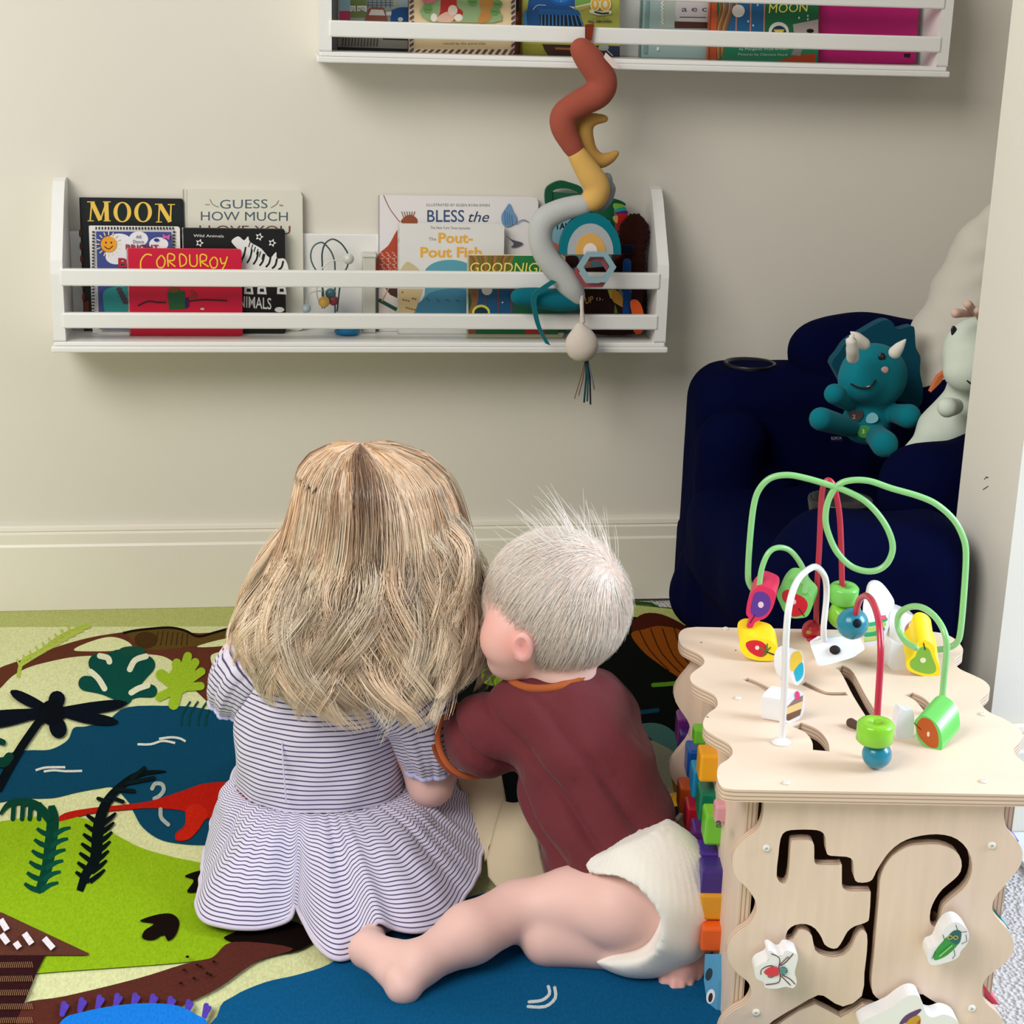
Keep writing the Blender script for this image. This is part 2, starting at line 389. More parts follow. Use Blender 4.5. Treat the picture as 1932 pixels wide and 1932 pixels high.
#--STRUCTURE
# ================================================================ the room
def struct(name, m, mats, bevel=None): return tag(m.build(name, mats, bevel=bevel), kind='structure')
struct('floor', M().box((-3.5, -2.5, -.03), (3.2, WY, -.006), (205, 202, 204)), 'loop_carpet')
struct('wall_back', M().box((-3.5, WY, -.03), (3.2, WY+.1, 2.6), (225, 220, 208)), 'painted_wall')
struct('wall_left', M().box((-3.6, -2.5, -.03), (-3.5, WY, 2.6), (225, 220, 208)), 'painted_wall')
def baseboard(name, x0, x1, Y, h=.145):
    m = M(); pr = [(0, 0), (.016, 0), (.016, h-.034), (.0135, h-.030), (.0135, h-.012), (.010, h-.011), (.010, h-.0085), (.012, h-.008), (.010, h), (0, h)]
    lp = [(x0, Y-a, b) for a, b in pr]
    m.prism([lp], (x1-x0, 0, 0), (236, 230, 216)); return struct(name, m, 'white_paint', .0012)
baseboard('baseboard_back', -3.4, 3.1, WY)
baseboard('baseboard_right', .872, 3.1, 1.855)
m = M().box((.866, 1.857, .0), (.8795, 2.023, .14), (226, 222, 212)); struct('baseboard_jamb', m, 'white_paint', .002)
sk = M().box((.88, 1.855, -.03), (3.2, 2.025, 2.6), (226, 222, 212)); dr = Draw(sk, Plane((.88, 1.9, .4), (-1, 0, 0)), .0002)
for a, b in (((1857, 905), (1862, 899)), ((1855, 924), (1865, 917)), ((1862, 902), (1865, 900))): dr.stroke([a, b], 1.6, (90, 86, 80), 0)
struct('wall_right', sk, 'painted_wall')
#--RUG
# ================================================================ printed rug
def rug():
    m = M(); c = [np.array([-1.2, .85, 0]), np.array([.665, .85, 0]), np.array([.665, 2.55, 0]), np.array([.60, 2.71, 0]), np.array([-1.2, 2.722, 0])]
    m.prism([[p+np.array([0, 0, .0]) for p in c]], (0, 0, -.006), (212, 214, 160))
    pl = Plane((0, 0, 0), (0, 0, 1)); d = Draw(m, pl, .00003)
    B = Zm(0, 1160, 3.449); A = Zm(0, 1120, 2.38); Cc = Zm(0, 1680, 3.22)
    def po(z, pts, col, sm=4): d.poly(z(pts), col, sm)
    def st(z, pts, w, col, s=4): d.stroke(z(pts), (w/3.449 if z is B else w/2.38 if z is A else w/3.22) if not hasattr(w, '__len__') else [q/3.449 for q in w], col, s)
    d.stroke([(-400, 1150), (0, 1147), (440, 1144), (760, 1139), (1180, 1136), (1245, 1148), (1300, 1150)], 6, (40, 80, 15), 3)
    cream = (218, 220, 165); brown = (96, 50, 34); lake = (10, 66, 92); lime = (140, 176, 24); green = (8, 72, 62); black = (8, 10, 12)
    d.poly([(-500, 1152), (900, 1142), (1180, 1140), (1300, 1152), (1300, 1180), (900, 1180), (-500, 1185)], (178, 184, 112))
    po(B, [(-1400, 700), (-500, 520), (-60, 370), (20, 335), (150, 290), (380, 205), (600, 145), (840, 108), (1000, 90), (1300, 120), (1552, 90), (1700, 70), (1900, 200), (1800, 500), (1560, 640), (1450, 600), (1380, 590), (1300, 520), (1200, 420), (1150, 330), (1060, 270), (900, 255), (780, 262), (500, 272), (300, 310), (180, 345), (80, 400), (0, 480), (-60, 520), (-500, 700), (-1400, 900)], brown)
    po(B, [(480, 230), (560, 185), (700, 145), (800, 160), (860, 205), (780, 232), (600, 238)], cream)
    po(B, [(1370, 280), (1400, 250), (1500, 240), (1560, 300), (1500, 400), (1400, 350)], cream)
    po(B, [(1280, 208), (1400, 170), (1552, 140), (1620, 150), (1552, 188), (1400, 208)], cream)
    po(B, [(830, 118), (940, 95), (1090, 82), (1200, 100), (1290, 142), (1400, 115), (1552, 75), (1700, 60), (1700, 110), (1552, 135), (1400, 170), (1280, 200), (1180, 215), (1000, 228), (900, 200), (850, 150)], (92, 70, 28))
    st(B, [(800, 120), (900, 100), (1090, 84), (1200, 102), (1290, 142), (1400, 115), (1552, 75), (1700, 60)], 16, (20, 12, 8))
    d.ell(*B([(950, 165)])[0], 22, 16, (70, 46, 18))
    for i in range(7): st(B, [(1030+i*32, 105+i*3), (1010+i*34, 200)], 6, (52, 38, 16))
    # olive fern at the left
    st(B, [(120, 400), (150, 300), (260, 240), (400, 140), (560, 70)], 26, (170, 186, 70))
    for i in range(9):
        t = i/8; x, y = 130+t*330, 340-t*220; st(B, [(x, y), (x+70+60*t, y-50+10*t)], 14, (176, 190, 84)); st(B, [(x, y), (x-20, y-50)], 12, (176, 190, 84))
    # cream ground under the leaves, then the big lake
    po(B, [(830, 605), (1130, 597), (1300, 610), (1450, 650), (1552, 700), (1750, 850), (1800, 1100), (1800, 1400), (1552, 1490), (1400, 1500), (1230, 1500), (1050, 1470), (930, 1390), (870, 1290), (840, 1230), (740, 1130), (640, 1135), (500, 1160), (350, 1195), (200, 1200), (100, 1200), (0, 1225), (-300, 1260), (-900, 1300), (-900, 1000), (-200, 940), (20, 930), (90, 895), (200, 885), (330, 880), (440, 820), (480, 740), (560, 730), (700, 690)], lake)
    # monstera leaf
    for e in ((640, 320, 130), (560, 450, 100), (950, 330, 120), (980, 500, 86)): st(B, [(800, 530), ((e[0]+800)/2, (e[1]+500)/2), (e[0], e[1])], e[2], green)
    d.ell(*B([(790, 380)])[0], 44, 44, green); d.ell(*B([(860, 240)])[0], 26, 9, (20, 74, 60))
    for q in ([(650, 272), (700, 285), (712, 310)], [(590, 375), (640, 420), (680, 485)], [(950, 275), (880, 300), (845, 360)], [(960, 465), (900, 485), (855, 512)]): st(B, q, 38, (222, 222, 190))
    # lime leaf
    for e in ((1050, 395, 72), (1040, 540, 56), (1150, 320, 60), (1222, 275, 56), (1270, 315, 56), (1310, 375, 54), (1305, 470, 54), (1130, 590, 70)): st(B, [(1160, 480), (e[0], e[1])], e[2], (152, 182, 40))
    d.ell(*B([(1170, 430)])[0], 22, 26, (152, 182, 40))
    po(B, [(1415, 570), (1480, 560), (1560, 600), (1560, 660), (1450, 645)], (8, 36, 130))
    for x in (1180, 1230, 1290, 1340): st(B, [(x, 730), (x+10, 650), (x+60, 570)], 12, (8, 62, 58))
    # white ripples
    for q in ([(895, 850), (980, 850), (1060, 828), (1140, 842)], [(1035, 815), (1110, 805), (1170, 812), (1208, 832)], [(232, 1020), (300, 1002), (425, 1000)], [(285, 1028), (350, 1020), (430, 1026), (535, 1024)]): st(B, q, 15, (206, 208, 196))
    st(B, [(990, 1140), (1010, 1108), (1055, 1112), (1065, 1150), (1040, 1185), (1005, 1205)], 26, (160, 168, 160))
    # green meadow
    po(A, [(-900, 1150), (0, 1030), (100, 1010), (250, 1008), (380, 1015), (540, 1100), (640, 1150), (780, 1190), (930, 1225), (1050, 1300), (1150, 1400), (1150, 1500), (1060, 1590), (960, 1640), (800, 1665), (400, 1695), (170, 1712), (-900, 1800)], lime)
    # red tail and leg
    po(B, [(370, 1352), (420, 1300), (600, 1265), (850, 1240), (1000, 1215), (1200, 1150), (1340, 1105), (1552, 1100), (1750, 1150), (1750, 1320), (1552, 1330), (1350, 1335), (1300, 1400), (1230, 1470), (1150, 1478), (1145, 1430), (1200, 1380), (1205, 1290), (1000, 1268), (850, 1275), (600, 1300), (430, 1345)], (176, 26, 14))
    po(B, [(1215, 1260), (1300, 1245), (1350, 1290), (1330, 1350), (1240, 1460), (1155, 1470), (1150, 1435), (1205, 1385)], (190, 34, 16))
    st(B, [(1045, 1275), (1050, 1330), (1095, 1375)], 26, (160, 168, 160))
    # ferns
    st(B, [(245, 1820), (300, 1680), (330, 1500), (345, 1340), (335, 1250)], [40, 70, 80, 80, 40], (6, 62, 46))
    for i in range(6):
        y = 1390+i*72; x = 345-i*16
        st(B, [(x, y+60), (x+60, y+20), (x+115, y+5)], [34, 30, 18], (8, 76, 58)); st(B, [(x, y+60), (x-60, y+40), (x-105, y+10)], [36, 34, 20], (6, 66, 50))
    st(B, [(330, 1350), (250, 1260), (150, 1225), (60, 1240), (0, 1310)], [60, 60, 50, 36, 16], (6, 62, 46))
    for x in (90, 150, 200, 260): st(B, [(x, 1245), (x-6, 1340)], 30, (6, 62, 46))
    st(B, [(520, 1810), (560, 1700), (620, 1600), (640, 1400), (680, 1260), (760, 1150), (900, 1050), (1080, 1030)], [44, 60, 70, 74, 66, 50, 40, 10], (6, 16, 18))
    for i in range(7):
        y = 1320+i*62; x = 655-i*12
        st(B, [(x, y+60), (x+55, y+20), (x+100, y-20)], [34, 30, 14], (6, 16, 18)); st(B, [(x, y+60), (x-55, y+20), (x-90, y-5)], [34, 30, 18], (6, 16, 18))
    for a, b in (((760, 1150), (870, 1160)), ((700, 1230), (640, 1210)), ((720, 1200), (800, 1230)), ((820, 1110), (1000, 1075)), ((860, 1080), (940, 1010))): st(B, [a, b], 26, (8, 24, 28))
    # palm
    for e in ((382, 520, 96), (90, 520, 66), (790, 592, 70), (735, 706, 66), (395, 800, 100), (-200, 700, 90), (-160, 740, 60)):
        ex, ey = 345+(e[0]-345)*1.08, 640+(e[1]-640)*1.08; st(B, [(345, 640), ((345+ex)/2, (640+ey)/2+6), (ex, ey)], [e[2]*k for k in (.35, .62, .9, 1.08, 1.1, .95, .25)], (5, 12, 24))
    d.ell(*B([(340, 650)])[0], 24, 24, (4, 8, 16)); st(B, [(290, 660), (150, 860), (60, 1010), (-10, 1140)], 54, (5, 12, 18))
    st(B, [(-60, 960), (20, 980), (60, 940)], 60, (6, 56, 44)); st(B, [(-40, 820), (20, 845)], 40, (6, 56, 44))
    # black leaf marks
    po(A, [(628, 1482), (700, 1455), (770, 1450), (805, 1485), (790, 1545), (755, 1572), (735, 1545), (690, 1568), (640, 1560), (650, 1525), (690, 1495)], (20, 10, 8))
    po(A, [(830, 1280), (900, 1255), (960, 1258), (960, 1345), (900, 1350), (840, 1352), (870, 1300)], (16, 12, 6))
    po(A, [(1005, 1560), (1060, 1530), (1130, 1490), (1300, 1480), (1420, 1540), (1390, 1590), (1300, 1625), (1200, 1622), (1080, 1590)], (18, 10, 8))
    # hut, road, pond edges at the front
    po(Cc, [(100, 830), (145, 706), (400, 660), (830, 555), (1120, 465), (1290, 425), (1420, 330), (1780, 370), (1560, 450), (1330, 610), (1110, 720), (1000, 800), (900, 900), (100, 1000)], (86, 42, 34))
    po(Cc, [(90, 850), (40, 800), (-500, 780), (-500, 1100), (900, 1100), (900, 850)], (86, 42, 34), 0)
    d.poly(Cc([(-700, -150), (-60, 130), (20, 155), (540, 400), (540, 412), (-700, 412)]), (92, 52, 42))
    d.poly(Cc([(-500, 412), (278, 412), (228, 510), (148, 705), (100, 811), (60, 1000), (-500, 1000)]), (48, 20, 22))
    for i in range(5):
        for j in range(22): st(Cc, [(j*12-60, 455+i*88), (j*12-52, 490+i*88)], 4, (150, 112, 80), 0)
    for q in (((5, 210), (45, 275)), ((10, 300), (50, 355)), ((95, 350), (120, 385)), ((150, 295), (195, 360)), ((270, 325), (325, 388))): st(Cc, [q[0], q[1]], 38, (228, 220, 226), 0)
    for i in range(9): d.ell(*Cc([(1100+60*(i % 4)+20*(i % 3), 600-50*(i//3)-30*(i % 3))])[0], 3.5, 2.5, (40, 16, 14))
    for i in range(9):
        x = 380+i*108; y = 760-70*math.sin((i+.8)/9*math.pi); st(Cc, [(x, y+50), (x+10, y-14)], 34, (84, 62, 170)); st(Cc, [(x, y+50), (x+30, y)], 26, (84, 62, 170))
    po(Cc, [(300, 1000), (380, 830), (500, 782), (700, 742), (900, 727), (1080, 742), (1200, 800), (1260, 850), (1260, 1100), (300, 1100)], (26, 120, 214))
    d.poly(smooth_loop([(390, 2100), (410, 1930), (440, 1893), (500, 1866), (560, 1852), (620, 1832), (660, 1800), (720, 1760), (900, 1700), (1100, 1660), (1300, 1640), (1420, 1680), (1500, 1900), (1480, 2150)], 4), (14, 84, 128))
    d.stroke([(998, 1903), (1022, 1900), (1036, 1888), (1034, 1874)], 6, (196, 206, 206), 3); d.stroke([(996, 1912), (1028, 1912), (1047, 1896), (1046, 1876)], 6, (196, 206, 206), 3)
    # dark painted garden behind and between the children
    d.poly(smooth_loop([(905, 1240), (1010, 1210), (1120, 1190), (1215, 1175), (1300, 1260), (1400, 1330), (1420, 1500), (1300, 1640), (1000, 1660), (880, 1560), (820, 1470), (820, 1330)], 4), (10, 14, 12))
    d.poly(smooth_loop([(1190, 1190), (1215, 1166), (1260, 1172), (1310, 1210), (1330, 1300), (1290, 1290), (1240, 1255), (1205, 1225)], 4), (70, 24, 14))
    d.poly(smooth_loop([(1190, 1205), (1215, 1196), (1250, 1190), (1300, 1210), (1340, 1300), (1290, 1292), (1240, 1260), (1210, 1235)], 4), (138, 72, 14))
    for k in range(4): d.stroke([(1205+k*22, 1196-k*1), (1225+k*22, 1235+k*5), (1262+k*20, 1275+k*3)], 2.4, (64, 30, 12))
    d.stroke([(1232, 1302), (1262, 1300), (1290, 1296)], 8, (86, 132, 30))
    d.stroke([(1190, 1356), (1240, 1350)], 8, (14, 60, 84))
    d.poly(smooth_loop([(1206, 1382), (1230, 1374), (1262, 1384), (1292, 1420), (1292, 1470), (1266, 1490), (1240, 1420)], 4), (66, 104, 98))
    d.poly(smooth_loop([(1212, 1410), (1240, 1412), (1280, 1440), (1290, 1490), (1270, 1510), (1240, 1480)], 4), (128, 126, 106))
    d.stroke([(1238, 1478), (1262, 1512), (1284, 1504)], 4, (140, 24, 30)); d.poly([(1256, 1508), (1290, 1506), (1290, 1530), (1266, 1534)], (196, 142, 30))
    d.poly(smooth_loop([(905, 1275), (920, 1240), (950, 1235), (965, 1262), (950, 1300), (915, 1300)], 4), (126, 164, 22)); d.stroke([(905, 1255), (960, 1262)], 5, (12, 20, 10)); d.stroke([(912, 1280), (950, 1272)], 5, (12, 20, 10))
    d.stroke([(955, 1288), (975, 1282)], 14, (126, 164, 22)); d.poly([(880, 1220), (905, 1215), (905, 1240), (880, 1240)], (126, 164, 22))
    d.poly([(1480, 900), (1480, 901), (1481, 900)], black)
    tag(m.build('rug', 'rug_pile'), 'printed play rug with dinosaurs, leaves and ponds covering the carpet', 'rug')
rug()
m = M().box((.90, 1.60, -.006), (1.9, 1.838, .002), (226, 232, 242))  # thin pale slab over the carpet along the right wall
tag(m.build('pale_floor_strip', 'plastic', bevel=.001), 'smooth pale strip on the carpet at the foot of the right wall', 'mat')
#--SHELVES
# ================================================================ wall shelves
def shelf(name, label, x0, x1, zb, yf=2.626):
    t = thing(name, label, 'shelf', ((x0+x1)/2, WY, zb), 'white wall shelves'); c = (236, 235, 231)
    m = M().box((x0-.004, yf-.004, zb), (x1+.004, WY, zb+.009), c); m.box((x0, yf+.001, zb+.009), (x1, WY, zb+.016), c); m.build('base_board', 'white_paint', t, bevel=.002)
    m = M().box((x0+.018, WY-.012, zb+.016), (x1-.018, WY, zb+.170), c); m.build('back_board', 'white_paint', t, bevel=.002)
    for x in (x0, x1-.018):
        lp = [(x, WY, zb+.016), (x, yf, zb+.016), (x, yf, zb+.132), (x, WY-.048, zb+.236), (x, WY-.020, zb+.252), (x, WY, zb+.252)]
        lp = [lp[0], lp[1]]+[tuple(p) for p in ((x, yf, zb+.12), (x, yf+.004, zb+.14), (x, WY-.052, zb+.234), (x, WY-.036, zb+.250), (x, WY-.02, zb+.254))]+[lp[5]]
        M().prism([lp], (.018, 0, 0), c).build('side_panel', 'white_paint', t, bevel=.003)
    for a, b in ((.037, .061), (.102, .128)): M().box((x0+.014, yf-.002, zb+a), (x1-.014, yf+.010, zb+b), c).build('rail', 'white_paint', t, bevel=.0025)
    return t
shelf('book_shelf', 'lower white wall shelf full of picture books, below the other shelf', -.337, .619, .459)
shelf('book_shelf', 'upper white wall shelf cut by the top of the photo', .069, 1.046, .898)
LZ, UZ = .475, .914
def book(label, xl, xr, yt, Yb, col, th=.012, z0=LZ, lean=4., pages=(238, 234, 222), art=None, name='picture_book', h=None, rnd=.004, edge=None):
    a = rad(lean); V = np.array([0, math.sin(a), math.cos(a)]); Nn = np.array([0, -math.cos(a), math.sin(a)])
    pl = Plane((0, Yb, z0+.0006), Nn); ym = yt+40
    A = pl.at(xl, ym); Bq = pl.at(xr, ym); T = pl.at((xl+xr)/2, yt)
    x0, x1 = A[0], Bq[0]; hh = h or (T[2]-z0)/math.cos(a)
    t = thing(name, label, 'book', ((x0+x1)/2, Yb+th/2, z0), 'picture books on the lower shelf' if z0 < .6 else 'picture books on the upper shelf')
    def pt(u, v, w): return np.array([u, Yb, z0+.0006])+V*v-Nn*w
    c = M(); r = rnd
    def cover(w0, w1):
        lp = [(x0, 0), (x1-r, 0), (x1-r*.3, r*.3), (x1, r), (x1, hh-r), (x1-r*.3, hh-r*.3), (x1-r, hh), (x0, hh)]
        return [pt(u, v, w0) for u, v in lp], -Nn*(w1-w0)
    l, D = cover(0, .0016); c.prism([l], D, col, side=edge or col)
    l, D = cover(th-.0016, th); c.prism([l], D, col)
    c.box((x0, 0, 0), (x0+.002, hh, th), edge or col, fr=pt)
    d = Draw(c, pl, .00008)
    if art: art(d)
    c.build('cover', 'print', t)
    M().box((x0+.002, .0015, .0018), (x1-.0025, hh-.0012, th-.0018), pages, fr=pt).build('page_block', 'paper', t)
    return t
def art_moon(d):
    g = (238, 196, 84); z = Zm(80, 320, 3.22)
    def st(p, w, col=g): d.stroke(z(p), w/3.22, col, 0)
    d.poly([(160, 384), (340, 386), (341, 420), (160, 418)], (8, 24, 20)); 
    st([(300, 200), (290, 310)], 9); st([(302, 200), (352, 308)], 26); st([(352, 308), (388, 200)], 9); st([(388, 196), (392, 312)], 26)
    for x0, x1 in ((272, 318), (368, 415), (275, 312), (372, 415)): st([(x0, 196 if x0 in (272, 368) and x1 in (318, 415) and x0 != 372 else 311), (x1, 196 if x0 in (272, 368) and x0 != 372 else 311)], 6)
    for cx in (486, 612):
        pts = [(cx+54*math.cos(a), 258+62*math.sin(a)) for a in np.linspace(0, 2*math.pi, 30)[:-1]]; d.poly(z(pts), g)
        d.poly(z([(cx+30*math.cos(a), 258+55*math.sin(a)) for a in np.linspace(0, 2*math.pi, 30)[:-1]]), (10, 26, 22))
    st([(712, 210), (706, 318)], 9); st([(714, 212), (776, 316)], 26); st([(778, 318), (782, 210)], 9)
    for q in ((684, 722, 210), (690, 726, 318), (762, 806, 212)): st([(q[0], q[2]), (q[1], q[2])], 6)
    for i in range(6): d.ell(152+i*1.2, 440+i*24, 3, 8, (60+12*i, 20, 16))
    d.poly([(158, 570), (168, 566), (168, 600), (160, 600)], (110, 40, 20))
book('black board book with gold capitals at the left end of the lower shelf', 151, 347, 375, 2.712, (10, 16, 18), .016, art=art_moon, edge=(20, 26, 26))
def art_sun(d):
    d.poly([(176, 432), (332, 434), (334, 640), (184, 640)], (226, 224, 216))
    for i in range(26): d.poly([(180+i*5.8, 428), (183+i*5.8, 428), (183+i*5.8, 433), (180+i*5.8, 433)], (40, 40, 60))
    for i in range(30): d.poly([(174, 436+i*6), (179, 436+i*6), (179, 439+i*6), (174, 439+i*6)], (40, 40, 60)); d.poly([(326, 436+i*6), (331, 436+i*6), (331, 439+i*6), (326, 439+i*6)], (40, 40, 60))
    d.poly([(182, 436), (324, 437), (326, 620), (188, 620)], (62, 74, 140))
    for x, y, a, b in ((225, 455, 24, 15), (262, 450, 18, 14), (300, 460, 18, 13), (240, 478, 40, 20), (220, 484, 20, 14)): d.ell(x, y, a, b, (232, 232, 236))
    for k in range(16):
        a = k/16*6.283; d.stroke([(206+17*math.cos(a), 460+17*math.sin(a)), (206+24*math.cos(a), 460+24*math.sin(a))], 2, (240, 220, 170), 0)
    d.ell(206, 460, 15, 15, (238, 160, 30)); d.ell(201, 457, 1.6, 2, (60, 30, 10)); d.ell(211, 457, 1.6, 2, (60, 30, 10)); d.stroke([(198, 464), (206, 469), (214, 463)], 1.8, (80, 36, 10), 4)
    d.text('All', 257, 449, 267, 449, 6, (50, 50, 70)); d.text('Dance', 252, 458, 272, 458, 6, (50, 50, 70)); d.text('BRIGHT', 238, 470, 300, 471, 10, (150, 30, 50), .02)
    d.text('B', 224, 504, 242, 504, 18, (170, 30, 50), .03)
    d.poly([(308, 440), (314, 445), (322, 441), (320, 452), (313, 448), (308, 450)], (214, 90, 160)); d.ell(296, 452, 5, 3, (40, 50, 130))
    d.poly(smooth_loop([(200, 545), (240, 540), (250, 570), (246, 600), (205, 596), (196, 570)], 4), (40, 140, 140))
    for i in range(5): d.ell(226+i*3, 545+i*6, 6, 4, (70, 60, 70))
book('white bordered board book with a smiling sun on blue cover', 169, 340, 428, 2.691, (236, 233, 226), .012, art=art_sun, edge=(240, 238, 232))
def art_guess(d):
    d.text('GUESS', 415, 394, 505, 393, 17, (74, 96, 112)); d.text('HOW MUCH', 379, 416, 543, 417, 17, (72, 88, 104)); d.text('I LOVE YOU', 376, 441, 548, 442, 16, (120, 62, 52))
    d.stroke([(396, 376), (402, 386), (413, 391)], 1.2, (90, 90, 90)); d.stroke([(526, 378), (521, 386), (511, 392)], 1.2, (90, 90, 90))
    d.stroke([(387, 386), (396, 386)], 1.5, (150, 140, 130), 0); d.stroke([(527, 387), (534, 388)], 2.5, (180, 130, 100), 0)
    d.stroke([(352, 358), (353, 620)], 1.2, (200, 200, 186), 0)
book('tall ivory picture book with slate blue capitals, behind the black book', 346, 571, 360, 2.716, (222, 220, 204), .014, art=art_guess, rnd=.008)
def art_zebra(d):
    w = (236, 236, 232); z = Zm(80, 320, 3.22)
    d.text('Wild Animals', 365, 447, 422, 448, 5, w); 
    d.poly(z([(1150, 430), (1190, 405), (1225, 430), (1250, 405), (1262, 440), (1330, 480), (1380, 535), (1420, 500), (1425, 540), (1475, 545), (1475, 640), (1210, 640), (1215, 560), (1200, 500), (1160, 455)]), w, 3)
    for i in range(7): x = 1235+i*38; d.stroke(z([(x, 470+i*14), (x-10, 520+i*12), (x-30, 560+i*8)]), 3.4, (10, 10, 10))
    for i in range(6): x = 1262+i*16; d.stroke(z([(x, 440+i*14), (x-10, 470+i*15)]), 1.6, (10, 10, 10), 0)
    for x, y in ((1318, 408), (1396, 445), (955, 445)):
        pts = [(x+(26 if k % 2 == 0 else 13)*math.cos(k*math.pi/5), y+(26 if k % 2 == 0 else 13)*math.sin(k*math.pi/5)) for k in range(10)]; d.poly(z(pts), w); d.ell(*z([(x, y)])[0], 3, 3, (20, 20, 20))
    d.text('BABY ANIMALS', 388, 575, 512, 584, 22, w, .012)
    for x in (1255, 1335, 1455): d.poly(z([(x-28, 712), (x+22, 712), (x+28, 758), (x-30, 755)]), w); d.poly(z([(x-14, 722), (x+10, 722), (x+12, 742), (x-14, 742)]), (12, 12, 12))
    d.ell(*z([(1440, 850)])[0], 9, 5, w)
book('black board book with a white zebra drawing', 344, 538, 432, 2.693, (8, 8, 10), .014, art=art_zebra, edge=(230, 228, 224))
def art_cord(d):
    y = (246, 208, 60); z = Zm(80, 320, 3.22)
    L = [[(665, 520), (630, 515), (600, 550), (598, 600), (615, 606)], [(720, 520), (695, 555), (705, 592), (735, 590), (745, 550), (725, 520)],
         [(765, 590), (762, 515), (800, 520), (798, 550), (768, 555), (808, 590)], [(838, 590), (835, 515), (870, 530), (872, 570), (840, 590)],
         [(895, 515), (898, 575), (925, 588), (940, 570), (938, 515)], [(962, 590), (960, 520), (995, 522), (992, 552), (965, 558), (1010, 590)],
         [(1040, 530), (1018, 560), (1030, 595), (1058, 590), (1062, 550), (1045, 530)], [(1080, 535), (1090, 570), (1110, 565)], [(1124, 528), (1108, 580), (1088, 612)]]
    for l in L: d.stroke(z(l), 2.6, y)
    r = (206, 14, 56)
    d.stroke(z([(580, 828), (640, 800), (700, 806), (750, 806)]), 3, (70, 8, 20)); d.stroke(z([(890, 800), (980, 790), (1122, 796)]), 3, (70, 8, 20))
    d.poly(z([(760, 740), (865, 735), (868, 845), (770, 850)]), (22, 92, 48)); d.poly(z([(868, 780), (890, 776), (892, 832), (868, 844)]), (60, 20, 80))
    d.ell(*z([(972, 846)])[0], 4, 2, (200, 210, 190)); d.ell(*z([(800, 725)])[0], 10, 7, (120, 70, 30)); d.stroke(z([(900, 735), (935, 765), (900, 775)]), 4, (140, 60, 24))
book('crimson board book with yellow lettering at the front of the shelf', 240, 456, 470, 2.672, (206, 14, 56), .010, art=art_cord, pages=(236, 232, 216), edge=(236, 226, 210))
def art_bless(d):
    n = (60, 86, 120); z = Zm(680, 320, 3.22)
    d.text('ILLUSTRATED BY EILEEN RYAN EWEN', 805, 389, 924, 390, 5, (50, 50, 56)); d.text('BLESS', 806, 419, 876, 419, 23, n, .01); d.text('the', 884, 419, 923, 419, 20, (50, 70, 96), .004, .3)
    d.stroke(z([(140, 155), (180, 240), (240, 320)]), 1.5, (150, 80, 50)); d.poly(z([(245, 320), (270, 285), (310, 275), (345, 300), (342, 330), (300, 335)]), (150, 80, 50), 3)
    for i in range(6): d.stroke(z([(262+i*12, 290-i*2), (250+i*16, 255)]), 1.6, (140, 84, 60), 0)
    d.poly(z([(110, 520), (170, 460), (215, 380), (232, 370), (300, 400), (300, 640), (110, 640)]), (178, 72, 50), 3)
    for i in range(8):
        for j in range(3): d.stroke(z([(118+j*36+(i % 2)*14, 500+i*18), (135+j*36+(i % 2)*14, 512+i*18), (130+j*36, 524+i*18)]), 1.4, (230, 180, 160), 0)
    d.poly(z([(855, 280), (880, 235), (905, 205), (925, 250), (948, 290), (940, 325), (890, 348), (862, 330)]), (110, 150, 190), 3); d.stroke(z([(940, 330), (985, 305), (1020, 318)]), 2, (120, 140, 160))
    for i in range(4): d.stroke(z([(875+i*14, 250+i*8), (880+i*14, 335)]), .9, (60, 90, 130), 0)
    d.poly(z([(885, 402), (920, 425), (985, 445), (950, 468), (912, 470), (930, 448)]), (84, 84, 92), 3)
    d.poly(z([(110, 720), (225, 720), (225, 880), (110, 880)]), (226, 214, 206)); d.poly(z([(150, 720), (225, 720), (225, 780), (180, 760)]), (70, 44, 30)); d.stroke(z([(110, 790), (220, 850)]), 7, (30, 84, 66), 0); d.stroke(z([(170, 720), (130, 800)]), 2, (190, 150, 110), 0)
book('wide white picture book with a giraffe and small blue bird', 714, 1015, 371, 2.716, (232, 228, 228), .010, art=art_bless, rnd=.008)
def art_pout(d):
    o = (236, 176, 66); z = Zm(680, 320, 3.22)
    d.text('The New York Times bestseller', 812, 432, 888, 433, 5, (60, 60, 60)); d.text('The', 809, 454, 823, 454, 6, (120, 90, 60)); d.text('Pout-', 827, 459, 892, 459, 20, o, .03); d.text('Pout Fish', 793, 486, 909, 486, 20, o, .03)
    d.poly(z([(385, 640), (410, 590), (470, 558), (560, 548), (650, 570), (740, 640), (740, 720), (660, 900), (330, 900), (330, 860), (390, 760)]), (90, 160, 178), 3)
    d.poly(z([(330, 868), (390, 780), (460, 735), (640, 730), (700, 868)]), (64, 128, 158), 3)
    d.poly(z([(235, 620), (262, 580), (290, 560), (350, 600), (350, 640), (235, 640)]), (204, 190, 150), 3)
    d.poly(z([(232, 725), (380, 725), (330, 868), (232, 868)]), (214, 190, 140))
    for i in range(10): d.ell(*z([(255+(i*37) % 90, 745+(i*53) % 110)])[0], 2, 1.6, (150, 100, 60))
    for i in range(5): d.stroke(z([(400+i*60, 780+i*4), (420+i*60, 800)]), 1.5, (40, 90, 130), 0)
book('white board book with orange lettering above a teal dome shape', 751, 951, 424, 2.694, (228, 226, 222), .012, art=art_pout)
def gn(d, z, t1, sx=0):
    pass
